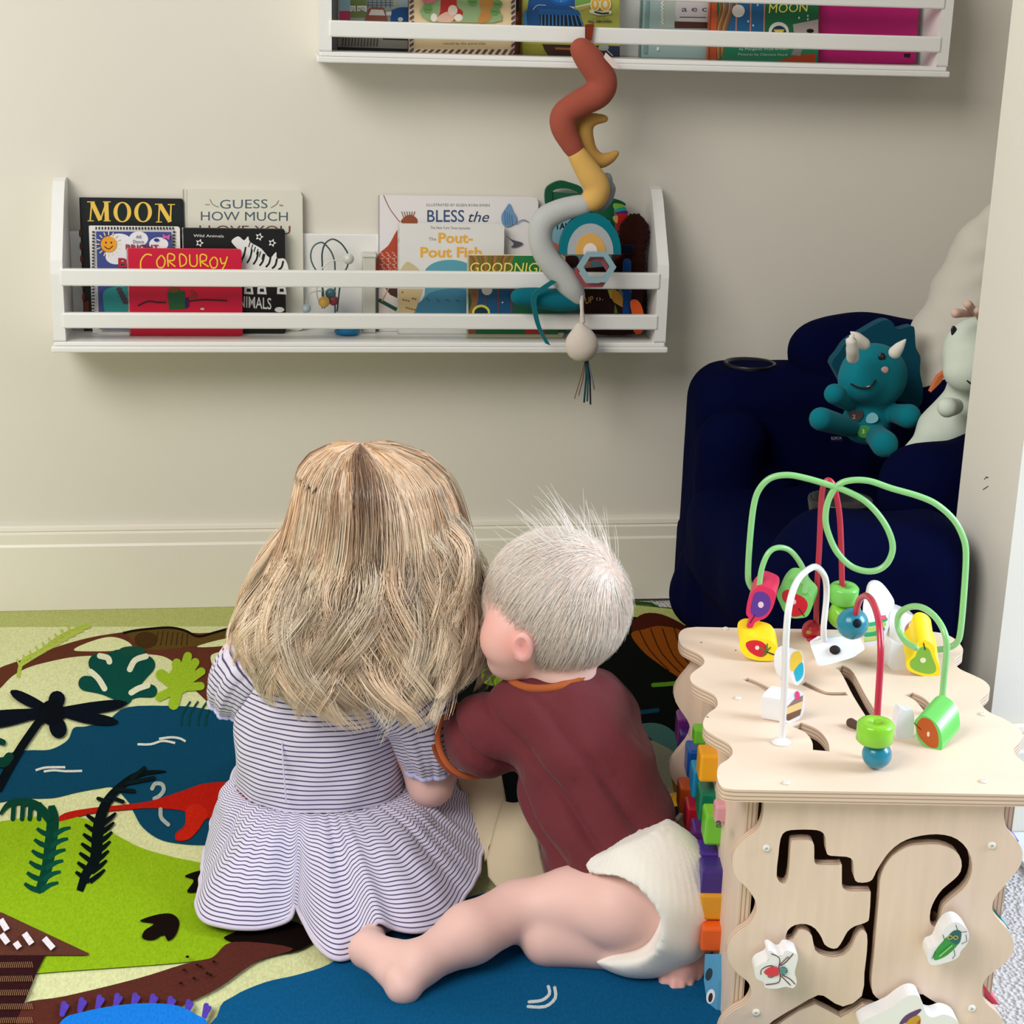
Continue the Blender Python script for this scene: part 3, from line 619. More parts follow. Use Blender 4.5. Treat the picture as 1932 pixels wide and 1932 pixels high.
def art_night(d):
    z = Zm(680, 320, 3.22)
    d.poly(z([(660, 522), (1200, 524), (1200, 640), (660, 625)]), (30, 120, 60)); d.poly(z([(660, 522), (935, 522), (900, 625), (660, 622)]), (140, 110, 50))
    for i in range(12): d.stroke(z([(670+i*22, 522), (690+i*18, 560), (680+i*20, 622)]), 2.4, [(120, 80, 40), (180, 120, 60), (90, 110, 50)][i % 3])
    d.text('GOODNIGHT', 887, 514, 1052, 515, 19, (246, 230, 110), .0, .15)
    d.poly(z([(655, 724), (1250, 724), (1250, 990), (655, 990)]), (24, 88, 60)); d.poly(z([(705, 724), (925, 724), (925, 960), (680, 960)]), (18, 84, 128))
    for i in range(5): d.stroke(z([(656+i*14, 724), (680+i*7, 800), (660+i*4, 872)]), 2.6, (150, 96, 52))
    for x in (758, 836, 916): d.stroke(z([(x, 724), (x, 960)]), 3, (120, 60, 60), 0)
    d.ell(*z([(768, 730)])[0], 10, 10, (214, 206, 196)); d.ell(*z([(732, 868)])[0], 17, 15, (214, 216, 80)); d.ell(*z([(732, 870)])[0], 13, 11, (18, 50, 60)); d.ell(*z([(862, 806)])[0], 1.6, 1.6, (220, 220, 220))
    d.poly(z([(655, 960), (1200, 962), (1200, 1000), (655, 998)]), (22, 110, 66)); d.poly(z([(1000, 968), (1120, 968), (1120, 998), (1000, 996)]), (190, 40, 34)); d.poly(z([(655, 960), (700, 960), (700, 998), (655, 996)]), (160, 90, 60))
book('board book with yellow lettering across a green and brown cover', 882, 1066, 482, 2.664, (226, 214, 176), .010, art=art_night, pages=(240, 236, 220), edge=(232, 226, 200))
# upper shelf books
def art_trucks(d):
    z = Zm(600, 0, 5.084)
    d.poly(z([(190, -60), (868, -60), (868, 470), (190, 450)]), (150, 160, 150)); d.poly(z([(205, -60), (310, -60), (310, 105), (205, 105)]), (150, 190, 200)); d.poly(z([(205, 105), (310, 105), (310, 260), (205, 260)]), (196, 56, 96))
    d.poly(z([(310, -60), (465, -60), (465, 170), (310, 170)]), (110, 130, 70)); d.poly(z([(310, 55), (360, 55), (360, 115), (335, 100), (310, 115)]), (230, 226, 216)); d.poly(z([(375, 55), (465, 55), (465, 115), (420, 100), (375, 110)]), (230, 226, 216)); d.text('TO', 662, 20, 669, 20, 6, (60, 60, 60)); d.text('NO', 676, 20, 688, 20, 6, (60, 60, 60))
    for i in range(6): d.stroke(z([(480+i*42, -60), (480+i*42, 75)]), 1.2, (70, 90, 110), 0)
    for i in range(4): d.stroke(z([(470, -30+i*26), (720, -30+i*26)]), 1.2, (70, 90, 110), 0)
    d.poly(z([(450, 190), (480, 90), (520, 68), (630, 75), (655, 150), (665, 195), (665, 260), (450, 260)]), (140, 74, 60)); d.poly(z([(485, 145), (510, 90), (625, 95), (645, 150)]), (216, 214, 206))
    d.poly(z([(700, 100), (770, 75), (868, 75), (868, 260), (690, 260)]), (20, 76, 140)); d.poly(z([(775, -60), (868, -60), (868, 70), (775, 70)]), (150, 165, 175)); d.poly(z([(650, 115), (705, 110), (700, 150), (655, 150)]), (214, 220, 216)); d.ell(*z([(790, 186)])[0], 5, 4, (214, 214, 210))
    d.poly(z([(190, 355), (868, 370), (868, 470), (190, 450)]), (120, 118, 108))
    for i in range(12): d.stroke(z([(240+i*30, 365), (232+i*30, 445)]), 2.6, (70, 62, 54), 0)
    d.poly(z([(620, 350), (868, 360), (868, 385), (620, 378)]), (14, 14, 16))
book('picture book with painted trucks and cars at the left of the upper shelf', 637, 772, -90, 2.700, (16, 16, 18), .016, z0=UZ, art=art_trucks, h=.20)
def art_stripe(d):
    z = Zm(600, 0, 5.084)
    d.poly(z([(875, -60), (1900, -60), (1885, 500), (1850, 535), (875, 505)]), (244, 226, 186)); d.poly(z([(920, -60), (1850, -60), (1850, 470), (920, 470)]), (238, 214, 168))
    for i in range(15): x = 925+i*64; d.poly(z([(x, 500+i*1.8), (x+30, 502+i*1.8), (x+66, 476), (x+36, 474)]), (96, 72, 84))
    for i in range(11): y = -40+i*52; d.poly(z([(878, y+30), (878, y), (916, y-26), (916, y+4)]), (96, 72, 84)); d.poly(z([(1852, y+30), (1852, y), (1888, y-26), (1888, y+4)]), (96, 72, 84))
    d.poly(z([(1000, 60), (1400, -40), (1640, 20), (1760, 200), (1400, 215), (1050, 200)]), (150, 180, 130), 3)
    d.poly(z([(1190, -60), (1320, -60), (1330, 60), (1390, 120), (1330, 200), (1150, 200), (1170, 110)]), (190, 44, 40), 3); d.poly(z([(1150, 160), (1250, 110), (1310, 170), (1260, 215), (1150, 205)]), (230, 190, 170), 3)
    d.ell(*z([(1110, 170)])[0], 6, 8, (240, 236, 226)); d.ell(*z([(1345, 170)])[0], 8, 7, (240, 236, 226)); d.ell(*z([(1290, 100)])[0], 9, 10, (236, 214, 200))
    d.poly(z([(1540, -60), (1660, -60), (1680, 80), (1640, 200), (1530, 215), (1560, 100)]), (196, 140, 70), 3)
    for x, y in ((1050, 90), (1690, 110), (1720, 40), (1480, 20), (1060, 20)): d.ell(*z([(x, y)])[0], 9, 8, (110, 160, 90)); d.stroke(z([(x-30, y), (x+30, y+6)]), 1, (50, 90, 50), 0)
    d.poly(z([(990, -60), (1150, -60), (1120, 20), (1020, 30)]), (214, 120, 130), 3)
    d.text('retold by the pond side', 836, 86, 915, 86, 6, (60, 44, 40))
book('cream board book edged with candy stripes on the upper shelf', 771, 970, -90, 2.668, (244, 226, 186), .012, z0=UZ, art=art_stripe, h=.19, rnd=.006, edge=(110, 70, 50))
book('brown spined book squeezed behind the candy striped one', 964, 986, -90, 2.705, (150, 70, 46), .02, z0=UZ, h=.2, art=lambda d: (d.poly([(972, -10), (979, -10), (979, 22), (972, 22)], (20, 14, 14)), d.text('S', 973, 38, 978, 38, 6, (230, 170, 100))))
def art_train(d):
    z = Zm(960, 0, 6.9)
    d.poly(z([(180, -300), (1440, -300), (1440, 740), (180, 715)]), (178, 178, 80)); d.poly(z([(870, -300), (1100, -300), (1060, 50), (870, 80)]), (120, 170, 80))
    d.stroke(z([(860, 92), (1060, 48)]), 3, (220, 220, 180), 0); d.stroke(z([(930, 150), (1080, 90)]), 3, (180, 140, 90), 0)
    d.poly(z([(300, -300), (860, -300), (860, 130), (960, 345), (180, 330), (240, 120)]), (26, 84, 150)); d.ell(*z([(680, -90)])[0], 26, 24, (20, 96, 176)); d.ell(*z([(680, -100)])[0], 21, 20, (40, 120, 200)); d.stroke(z([(680, -10), (680, 30)]), 2.4, (90, 160, 220), 0)
    d.poly(z([(390, 115), (900, 130), (940, 200), (390, 185)]), (34, 100, 170)); d.poly(z([(400, 190), (920, 205), (980, 340), (410, 330)]), (16, 30, 50))
    for i in range(11): d.stroke(z([(425+i*48, 190), (425+i*48+max(0, i-6)*14, 335)]), 2.6, (60, 130, 200), 0)
    d.stroke(z([(310, 130), (370, 70), (480, 70)]), 1.6, (170, 200, 220)); d.poly(z([(780, 80), (850, 90), (850, 120)]), (230, 220, 190)); d.poly(z([(180, 200), (220, 110), (240, 330), (190, 330)]), (60, 130, 190))
    d.poly(z([(180, 570), (440, 575), (470, 715), (180, 710)]), (150, 150, 50)); d.poly(z([(430, 575), (1440, 600), (1440, 740), (500, 718)]), (60, 34, 24)); d.stroke(z([(600, 630), (830, 640)]), 4, (150, 96, 60), 0); d.poly(z([(1180, 600), (1440, 605), (1420, 735), (1330, 735)]), (36, 46, 80)); d.stroke(z([(1260, 640), (1350, 730)]), 2, (200, 196, 180), 0); d.ell(*z([(1230, 620)])[0], 10, 6, (160, 170, 160))
    for x, a in ((1120, 7.4), (1252, 9)): d.ell(*z([(x, 60)])[0], a+2, 12.5, (240, 234, 200)); d.ell(*z([(x, 60)])[0], a, 11, (236, 176, 60)); d.ell(*z([(x, 55)])[0], a-4.6, 6.5, (230, 226, 190))
    d.stroke(z([(1070, 150), (1180, 175), (1310, 160)]), 7, (240, 236, 206)); d.stroke(z([(1110, 155), (1200, 178), (1300, 170)]), 3.6, (40, 50, 50))
    d.text('YEARS OF', 1124, 33, 1141, 33, 2.4, (50, 60, 30)); d.text('CLASSIC TALES', 1116, 37, 1148, 37, 2, (50, 60, 30)); d.text('ALL ABOARD', 1108, 43, 1154, 43, 4.6, (30, 30, 26), .03)
book('picture book with a blue steam engine front on olive green', 986, 1168, -90, 2.692, (170, 172, 74), .012, z0=UZ, art=art_train, h=.2)
def art_teal(d):
    z = Zm(1190, 0, 2.604)
    d.poly(z([(145, -60), (410, -60), (410, 140), (145, 135)]), (178, 190, 180)); d.poly(z([(225, -60), (405, -60), (400, 100), (380, 110), (230, 105), (218, 70)]), (206, 204, 206)); d.stroke(z([(225, 0), (300, 6), (400, 0)]), 2, (80, 40, 50)); d.stroke(z([(240, 84), (370, 86)]), 1.6, (60, 60, 60), 0)
    d.poly(z([(215, 105), (410, 110), (410, 140), (215, 138)]), (84, 46, 34)); d.text('a e c', 1286, 22, 1334, 22, 7, (70, 60, 60))
    for i in range(16): d.ell(*z([(152+(i % 2)*5, -20+i*9)])[0], 1.6, 2, (236, 236, 230))
    d.ell(*z([(132, 240)])[0], 2.6, 4, (230, 236, 230)); d.poly(z([(80, -60), (92, -60), (80, 265), (62, 262)]), (120, 156, 156))
book('pale teal picture book leaning left of the orange edged book', 1213, 1348, -90, 2.700, (158, 184, 182), .014, z0=UZ, art=art_teal, h=.2, rnd=.006, edge=(120, 150, 148))
def art_gmoon(d):
    z = Zm(1190, 0, 2.604)
    d.poly(z([(400, -60), (925, -60), (920, 310), (392, 298)]), (22, 110, 66)); d.poly(z([(465, -60), (660, -60), (655, 240), (465, 235)]), (30, 100, 150))
    for i in range(8): d.stroke(z([(412+i*14, -60), (440+i*9, 40), (412+i*8, 150), (418+i*6, 290)]), 2.6, [(170, 110, 60), (140, 90, 50), (196, 150, 90)][i % 3])
    d.poly(z([(396, -60), (424, -60), (420, 298), (392, 296)]), (206, 90, 50))
    for x in (518, 588, 655): d.stroke(z([(x+3, -60), (x-3, 235)]), 3, (190, 130, 120), 0)
    d.ell(*z([(528, 54)])[0], 12, 12, (230, 226, 214)); d.text('MOON', 1450, 25, 1524, 22, 17, (240, 236, 110), .0, .1)
    d.ell(*z([(726, 155)])[0], 19, 18, (230, 228, 220)); d.ell(*z([(727, 160)])[0], 14, 13, (20, 60, 80)); d.poly(z([(700, 145), (755, 145), (745, 160), (710, 160)]), (230, 200, 80))
    d.poly(z([(795, 120), (920, 95), (920, 165), (800, 160)]), (176, 166, 160)); d.ell(*z([(880, 152)])[0], 7, 4, (14, 10, 10))
    for x, y in ((622, 25), (600, 125), (825, 88), (868, 78), (868, 95), (575, 105)): d.ell(*z([(x, y)])[0], 1.6, 2.2, (210, 220, 236))
    d.poly(z([(460, 235), (920, 240), (915, 308), (440, 300)]), (40, 140, 100)); d.poly(z([(715, 305), (800, 272), (905, 262), (905, 308)]), (190, 76, 30)); d.poly(z([(800, 238), (842, 240), (830, 275), (785, 270)]), (150, 150, 150))
    d.text('by Margaret Wise Brown', 1394, 96, 1485, 96, 6, (226, 232, 214)); d.text('Pictures by Clement Hurd', 1392, 106, 1484, 107, 6, (226, 232, 214))
book('green and blue picture book with striped curtains, left of the magenta folder', 1343, 1545, -90, 2.676, (206, 96, 52), .014, z0=UZ, art=art_gmoon, h=.2)
book('plain magenta book at the right end of the upper shelf', 1544, 1739, -90, 2.690, (184, 26, 112), .014, z0=UZ, h=.2, art=lambda d: d.poly([(1705, 101), (1718, 101), (1717, 109), (1706, 108)], (30, 14, 24)), rnd=.002)
#--SHELFTOYS
# ================================================================ toys standing on the lower shelf
def Lz(x, y, z): return G(x, y, z)
def bead_coil():
    o = P(655, 620, 2.69); o[2] = LZ; t = thing('bead_maze', 'small wire bead maze on a blue suction foot between the books', 'toy', o)
    Y = 2.69
    def tp(pts, r, col, nm, dy=0, dy2=0):
        q = smooth_loop(pts, 5, False); n = len(q); M().tube([P(a[0], a[1], Y+dy+(dy2-dy)*i/n) for i, a in enumerate(q)], r, col, 8).build(nm, 'plastic', t)
    z = Zm(560, 420, 8.4)
    tp(z([(640, 1560), (607, 1400), (605, 740), (590, 580), (530, 440), (430, 330), (360, 318), (270, 370), (225, 470), (225, 580), (260, 680), (320, 780), (380, 900), (420, 1100), (440, 1350)]), .0013, (70, 96, 98), 'wire', .012, -.012)
    tp(z([(405, 1350), (405, 1100), (405, 700), (400, 500), (440, 350), (520, 275), (600, 268), (700, 330), (770, 420), (805, 490), (820, 600), (790, 720), (700, 900), (640, 1400)]), .0013, (48, 68, 72), 'wire', .012, 0)
    tp(z([(350, 1240), (320, 1150), (318, 1000), (345, 820), (430, 690), (530, 610), (640, 597), (730, 600)]), .0010, (222, 222, 206), 'wire', -.008, 0)
    tp(z([(155, 1310), (150, 1230), (200, 1130), (300, 1090), (460, 1082)]), .0010, (222, 222, 206), 'wire', -.008, 0)
    for x, y, r, c, dy in ((820, 575, 88, (204, 208, 196), 0), (535, 1125, 88, (66, 116, 124), .006), (580, 1235, 82, (156, 50, 62), .004), (430, 1258, 90, (226, 176, 74), -.01)):
        px = z([(x, y)])[0]; p = P(px[0], px[1], Y+dy); M().ball(p, RP(r/8.4, p), c).build('bead', 'lacquer', t)
    p = P(*z([(150, 1360)])[0], Y-.01); M().ball(p, (RP(9, p), RP(9, p), RP(8, p)), (176, 198, 206)).build('bead', 'lacquer', t)
    b = P(655, 628, 2.69); c = np.array([b[0], 2.692, LZ])
    rg = [[(c[0]+r*math.cos(a), c[1]+r*math.sin(a), c[2]+h) for a in np.linspace(0, 2*math.pi, 25)[:-1]] for r, h in ((.017, .0005), (.021, .004), (.019, .010), (.020, .016), (.018, .024), (.012, .028), (.004, .029))]
    M().rings(rg, (24, 136, 196)).build('suction_foot', 'plastic', t)
    rg = [[(c[0]-.018+r*1.25*math.cos(a), c[1]-.008+r*.6*math.sin(a), LZ+.018+h) for a in np.linspace(0, 2*math.pi, 33)[:-1]] for r, h in ((.022, 0), (.030, .002), (.0305, .005), (.024, .006))]
    M().rings(rg, (150, 186, 196)).build('tray', 'plastic', t)
bead_coil()
m = M(); a = P(684, 600, 2.71); b = P(708, 600, 2.71); m.box((a[0], 2.700, LZ+.0005), (b[0], 2.733, P(690, 484, 2.71)[2]), (206, 204, 192)); m.box((a[0]-.001, 2.698, P(690, 484, 2.71)[2]), (b[0]+.001, 2.734, P(690, 478, 2.71)[2]), (216, 214, 204))
tag(m.build('storage_box', 'paper', bevel=.0015), 'pale grey box behind the wide giraffe book on the lower shelf', 'box')
# soft cloth books and plush at the right end of the lower shelf
z5 = Zm(1000, 330, 5.68)
def cloth_shape(name, label, cat, loops, Y, th, art=None, parts=()):
    base = P(*z5(loops[0][1])[0], Y); t = thing(name, label, cat, (base[0], Y, LZ))
    for nm, pts, col, dy in loops:
        pl = Plane((0, Y+dy, 0), (0, 1, 0)); m = M(); l = [pl.at(*q) for q in smooth_loop(z5(pts), 3)]
        m.prism([l], (0, th, 0), col)
        if art and nm == loops[0][0]: art(Draw(m, pl, .0002))
        m.build(nm, 'fabric', t, bevel=.0015)
    return t
lz = 1700
def art_cl(d):
    d.text('TALE', 1047, 433, 1080, 432, 12, (20, 20, 24), .03); d.poly(z5([(245, 720), (300, 750), (360, 820), (420, 900), (380, 980), (300, 900), (240, 800)]), (196, 96, 60), 3); d.poly(z5([(250, 830), (360, 900), (450, 1000), (380, 1030), (250, 920)]), (206, 160, 90), 3)
    d.poly(z5([(590, 880), (660, 880), (650, 990), (600, 990)]), (206, 140, 120)); d.poly(z5([(370, 880), (500, 870), (520, 960), (440, 1000), (380, 980)]), (50, 20, 20), 3); d.poly(z5([(580, 1000), (820, 980), (830, 1060), (560, 1060)]), (60, 16, 14))
cloth_shape('cloth_book', 'light blue cloth book with black letters behind the hanging toy', 'book', [('page', [(225, 520), (560, 480), (860, 500), (870, 1060), (870, 1690), (620, 1700), (240, 1700), (225, 1100)], (122, 170, 186), 0)], 2.700, .012, art_cl)
cloth_shape('cloth_book', 'dark green cloth book with a green carry loop', 'book', [('cover', [(560, 240), (860, 250), (1000, 290), (1020, 330), (900, 330), (890, 700), (560, 700), (400, 400)], (14, 96, 62), 0), ('handle', [(170, 330), (165, 160), (240, 90), (330, 62), (420, 80), (550, 130), (550, 200), (420, 150), (300, 150), (240, 190), (240, 330)], (16, 84, 56), .004), ('inner_page', [(240, 190), (400, 190), (540, 200), (540, 240), (420, 300), (280, 320), (220, 250)], (34, 90, 66), .006)], 2.716, .008)
cloth_shape('cloth_ribbon', 'rainbow striped cloth scrap poking out beside the green cloth book', 'toy', [('band', [(900, 310), (1000, 320), (1020, 350), (990, 370), (910, 370)], (140, 196, 74), 0), ('band', [(910, 372), (1010, 345), (1030, 380), (930, 400)], (40, 170, 160), -.001), ('band', [(925, 402), (1035, 382), (1045, 420), (1000, 430), (940, 425)], (110, 30, 140), -.002), ('band', [(935, 428), (1045, 425), (1020, 510), (975, 555), (940, 520)], (206, 34, 24), -.003), ('band', [(895, 450), (940, 440), (935, 520), (900, 490)], (222, 170, 100), -.004), ('band', [(920, 520), (1000, 520), (960, 1700), (930, 1700)], (170, 60, 40), .0)], 2.705, .004)
t = thing('plush_animal', 'dark brown furry plush at the right end of the lower shelf', 'toy', (P(1200, 500, 2.70)[0], 2.70, LZ))
c = P(1196, 440, 2.70); soft('body', [('e', c, (.025, .018, .032), None), ('c', c, .018, P(1200, 600, 2.70), .017), ('c', P(1170, 500, 2.70), .012, P(1185, 600, 2.70), .012)], (52, 22, 16), 'plush', t, .003, .01, disp=lambda V, N: .002*np.sin(V[:, 0]*900)*np.sin(V[:, 2]*800))
soft('collar', [('c', P(1165, 470, 2.68), .008, P(1190, 470, 2.68), .008)], (12, 16, 34), 'plush', t, .002, .004)
t = thing('plush_toy', 'small royal blue plush foot beside the brown plush', 'toy', (P(1184, 500, 2.66)[0], 2.67, LZ)); soft('body', [('c', P(1183, 495, 2.67), .007, P(1182, 600, 2.67), .008)], (26, 70, 132), 'plush', t, .0025, .005)
def art_dk(d):
    d.text('UP', 1104, 574, 1119, 570, 12, (196, 150, 80), .02); d.text('( ) ,', 1125, 567, 1138, 567, 6, (216, 210, 200), .02)
    d.poly(z5([(830, 1230), (900, 1230), (890, 1330), (860, 1320)]), (196, 186, 70)); d.poly(z5([(890, 1230), (960, 1260), (1020, 1340), (1050, 1440), (960, 1400), (880, 1340)]), (206, 150, 60), 3); d.poly(z5([(900, 1480), (910, 1380), (940, 1480)]), (90, 130, 50))
    d.stroke(z5([(960, 1230), (1020, 1330), (1080, 1450)]), 6, (110, 116, 124)); d.stroke(z5([(1080, 1240), (1040, 1290)]), 5, (206, 130, 80), 0)
cloth_shape('cloth_book', 'dark brown cloth book with tan letters behind the lower rail', 'book', [('page', [(560, 1150), (1180, 1150), (1175, 1500), (1130, 1700), (700, 1704), (560, 1600)], (44, 16, 16), 0)], 2.668, .010, art_dk)
cloth_shape('felt_shape', 'orange felt piece at the right end behind the rails', 'toy', [('body', [(1080, 1360), (1160, 1350), (1210, 1450), (1215, 1560), (1200, 1690), (1120, 1690), (1100, 1500)], (226, 92, 36), 0)], 2.656, .006)
# ================================================================ hanging spiral toy
def spiral():
    Y = 2.600; t = thing('hanging_toy', 'plush spiral toy hanging from the upper shelf rail', 'toy', P(1100, 690, Y))
    def sn(nm, pts, col, dy=0., k=.004):
        q = smooth_loop(pts, 4, False); pr = []
        for i in range(len(q)-1):
            a, b = P(q[i][0], q[i][1], Y+dy), P(q[i+1][0], q[i+1][1], Y+dy); pr.append(('c', a, RP(q[i][2], a), b, RP(q[i+1][2], b)))
        return soft(nm, pr, col, 'plush', t, .0022, k, relax=1)
    sn('snake_segment', [(1096, 92, 20), (1113, 114, 25), (1136, 150, 26), (1128, 176, 26), (1092, 196, 24), (1064, 217, 23), (1064, 244, 22), (1084, 283, 17)], (160, 82, 66))
    sn('snake_segment', [(1088, 290, 17), (1112, 328, 22), (1127, 352, 22), (1123, 372, 21), (1110, 382, 17)], (216, 172, 96))
    sn('snake_segment', [(1100, 387, 19), (1060, 396, 20), (1026, 416, 22), (1019, 450, 21), (1030, 482, 21), (1052, 511, 22), (1077, 542, 21), (1090, 562, 13)], (188, 190, 188))
    sn('snake_segment', [(1090, 572, 11), (1056, 568, 18), (1017, 562, 18), (985, 560, 15), (977, 560, 12)], (12, 102, 118), .004)
    sn('moon_plush', [(1142, 224, 6), (1116, 226, 11), (1101, 240, 16), (1101, 264, 18), (1110, 288, 16), (1130, 303, 13), (1150, 298, 9), (1164, 288, 4)], (190, 146, 76), .022)
    sn('cloud_plush', [(1145, 335, 9), (1146, 350, 9), (1152, 357, 8), (1140, 376, 14), (1130, 392, 8)], (140, 148, 152), .030)
    pl = Plane((0, Y-.010, 0), (0, 1, 0))
    def band(ro, ri, col, dy):
        lo = []; cx, cy = 1114, 476
        for a in np.linspace(180, 0, 19): lo.append((cx+ro*math.cos(rad(a)), cy-(ro*1.28 if ro > 45 else ro*1.25)*math.sin(rad(a))+(0 if 3 < a < 177 else 4)))
        if ri:
            for a in np.linspace(0, 180, 19): lo.append((cx+ri*math.cos(rad(a)), cy-ri*1.22*math.sin(rad(a))+(0 if 3 < a < 177 else 4)))
        l = [Plane((0, Y-.012+dy, 0), (0, 1, 0)).at(*q) for q in lo]; M().prism([l], (0, .014, 0), col).build('rainbow_band', 'plush', t, bevel=.004)
    band(58, 43, (14, 116, 130), 0); band(43.5, 28, (170, 176, 178), -.001); band(28.5, 13, (216, 166, 92), -.002); band(13.5, 0, (232, 222, 216), -.003)
    def hexr(cx, cy, R, r, col, Yh):
        pl2 = Plane((0, Yh, 0), (0, 1, 0)); h = lambda q: [pl2.at(cx+q*math.cos(rad(60*i)), cy+q*.9*math.sin(rad(60*i))) for i in range(6)]
        M().prism([h(R), h(r)[::-1]], (0, .005, 0), col).build('hexagon_ring', 'plastic', t, bevel=.0015)
    hexr(1119, 514, 36, 27, (146, 66, 72), Y-.022); hexr(1126, 504, 37, 25, (140, 172, 180), Y-.030)
    # strap looped on the rail and small tag
    pl3 = Plane((0, 2.6175, 0), (0, 1, 0)); M().prism([[pl3.at(*q) for q in ((1104, 46), (1121, 44), (1117, 76), (1104, 80))]], (0, .002, 0), (128, 52, 26)).build('strap', 'fabric', t)
    M().box((P(1104, 48, 2.62)[0], 2.6175, UZ-.016+.0615), (P(1121, 48, 2.62)[0], 2.642, UZ-.016+.0635), (128, 52, 26)).build('strap', 'fabric', t)
    m = M(); pt = Plane(P(1155, 110, 2.578), (.2, -1, .35)); m.prism([[pt.at(*q) for q in ((1143, 99), (1163, 118), (1166, 130), (1156, 128), (1139, 108))]], (0, .001, 0), (226, 206, 200)); m.build('care_tag', 'fabric', t)
    q = smooth_loop([(1046, 530), (1024, 545), (1008, 560), (1010, 590), (1018, 620), (1034, 650)], 4, False); m = M(); pl4 = Plane((0, Y-.022, 0), (0, 1, 0)); L = [pl4.at(x-5, y-2) for x, y in q]+[pl4.at(x+5, y+2) for x, y in q[::-1]]; m.prism([L], (0, .002, 0), (10, 104, 114)); m.build('ribbon', 'fabric', t, bevel=.0005)
    m = M(); m.tube([P(1097, 560, Y-.01), P(1098, 585, Y-.01), P(1099, 606, Y-.012)], [.0035, .003, .0045], (214, 200, 190)); m.build('loop', 'fabric', t)
    pe = [('e', P(1097, 650, Y-.012), (RP(31, P(1097, 650, Y)), .019, RP(33, P(1097, 650, Y))), None), ('c', P(1094, 616, Y-.012), .007, P(1104, 655, Y-.012), .014)]
    soft('pendant', pe, (214, 202, 190), 'plush', t, .0025, .012)
    for i, (x, y, c, w) in enumerate(((1084, 752, (120, 60, 44), 1), (1092, 746, (60, 60, 56), 1), (1102, 758, (12, 60, 74), 2.4), (1108, 756, (14, 84, 92), 2.2), (1114, 762, (24, 26, 34), 2.2), (1121, 734, (110, 116, 118), 2))):
        m = M(); m.tube([P(1104+i, 680, Y-.01), P((1104+i+x)/2+2, 712, Y-.012), P(x, y, Y-.012)], .0007*w, c, 6); m.build('tassel_ribbon', 'fabric', t)
spiral()
#--CHAIR
# ================================================================ navy child armchair and plush in the alcove
def rotz(a): c, s = math.cos(rad(a)), math.sin(rad(a)); return np.array([[c, s, 0], [-s, c, 0], [0, 0, 1.]])
def armchair():
    t = thing('armchair', 'navy blue childs recliner with cup holders in the corner alcove', 'chair', (.86, 2.3, 0)); nv = (5, 9, 44)
    crease = lambda V, N: .003*np.sin(V[:, 0]*40+V[:, 2]*22)*np.sin(V[:, 1]*31)
    A = lambda x, y, z: np.array([x, y, z])
    soft('base', [('b', A(.80, 2.06, .09), (.165, .02, .08), None, .015), ('b', A(.90, 2.37, .10), (.24, .30, .09), None, .03)], nv, 'velour', t, .008, .01)
    soft('armrest', [('b', A(.835, 2.595, .235), (.175, .085, .212), None, .06)], nv, 'velour', t, .007, .02, disp=crease)
    soft('armrest', [('b', A(.745, 1.955, .20), (.118, .072, .19), None, .055), ('c', A(.655, 1.95, .10), .055, A(.67, 1.955, .30), .07)], nv, 'velour', t, .006, .03, disp=crease)
    soft('seat_cushion', [('b', A(.82, 2.28, .20), (.19, .24, .075), None, .05), ('c', A(.68, 2.12, .22), .05, A(.70, 2.44, .225), .055)], nv, 'velour', t, .007, .03, disp=crease)
    pr = []
    for q in (((1330, 1120, .07), (1345, 860, .24), .062), ((1390, 1160, .07), (1395, 960, .20), .06), ((1450, 1180, .07), (1455, 1010, .18), .06)):
        a, b = G(*q[0][:2], q[0][2]), G(*q[1][:2], q[1][2]); a[0] = max(a[0], .66); b[0] = max(b[0], .665); a[1] = min(a[1], 2.56); b[1] = min(b[1], 2.52); pr.append(('c', a, q[2], b, q[2]+.006))
    pr.append(('c', A(.70, 2.50, .07), .055, A(.705, 2.50, .34), .055))
    soft('footrest', pr, nv, 'velour', t, .006, .022, disp=crease)
    bk = []
    for a, b in (((1548, 662, 2.60), (1590, 830, 2.60)), ((1615, 652, 2.62), (1650, 830, 2.55)), ((1690, 660, 2.60), (1720, 830, 2.45)), ((1770, 672, 2.56), (1800, 830, 2.4)), ((1850, 690, 2.50), (1860, 850, 2.3))): bk.append(('c', P(*a), .052, P(*b), .062))
    soft('backrest', bk+[('b', A(1.06, 2.38, .24), (.08, .30, .2), None, .06)], nv, 'velour', t, .007, .05, disp=crease)
    soft('head_wing', [('c', P(1748, 925, 2.13), .058, P(1850, 905, 2.16), .068), ('c', P(1748, 925, 2.13), .055, P(1800, 1020, 2.13), .07)], nv, 'velour', t, .006, .04, disp=crease)
    for c in (G(1415, 690, .444), G(1585, 948, .386)):
        rg = lambda zz, r: [(c[0]+r*math.cos(a), c[1]+r*math.sin(a), c[2]+zz) for a in np.linspace(0, 2*math.pi, 33)[:-1]]
        M().rings([rg(-.03, .036), rg(.0035, .042), rg(.006, .041), rg(.005, .037), rg(-.006, .034)], (12, 12, 16)).build('cup_holder', 'plastic', t)
    m = M(); pl = Plane(P(1576, 829, 2.33), (-.4, -.8, .4)); d = Draw(m, pl, .0002); d.poly([(1568, 823), (1590, 824), (1590, 833), (1568, 832)], (12, 14, 44)); d.text('LUCA', 1569, 829, 1588, 829, 5, (150, 156, 180)); m.build('care_label', 'fabric', t)
armchair()
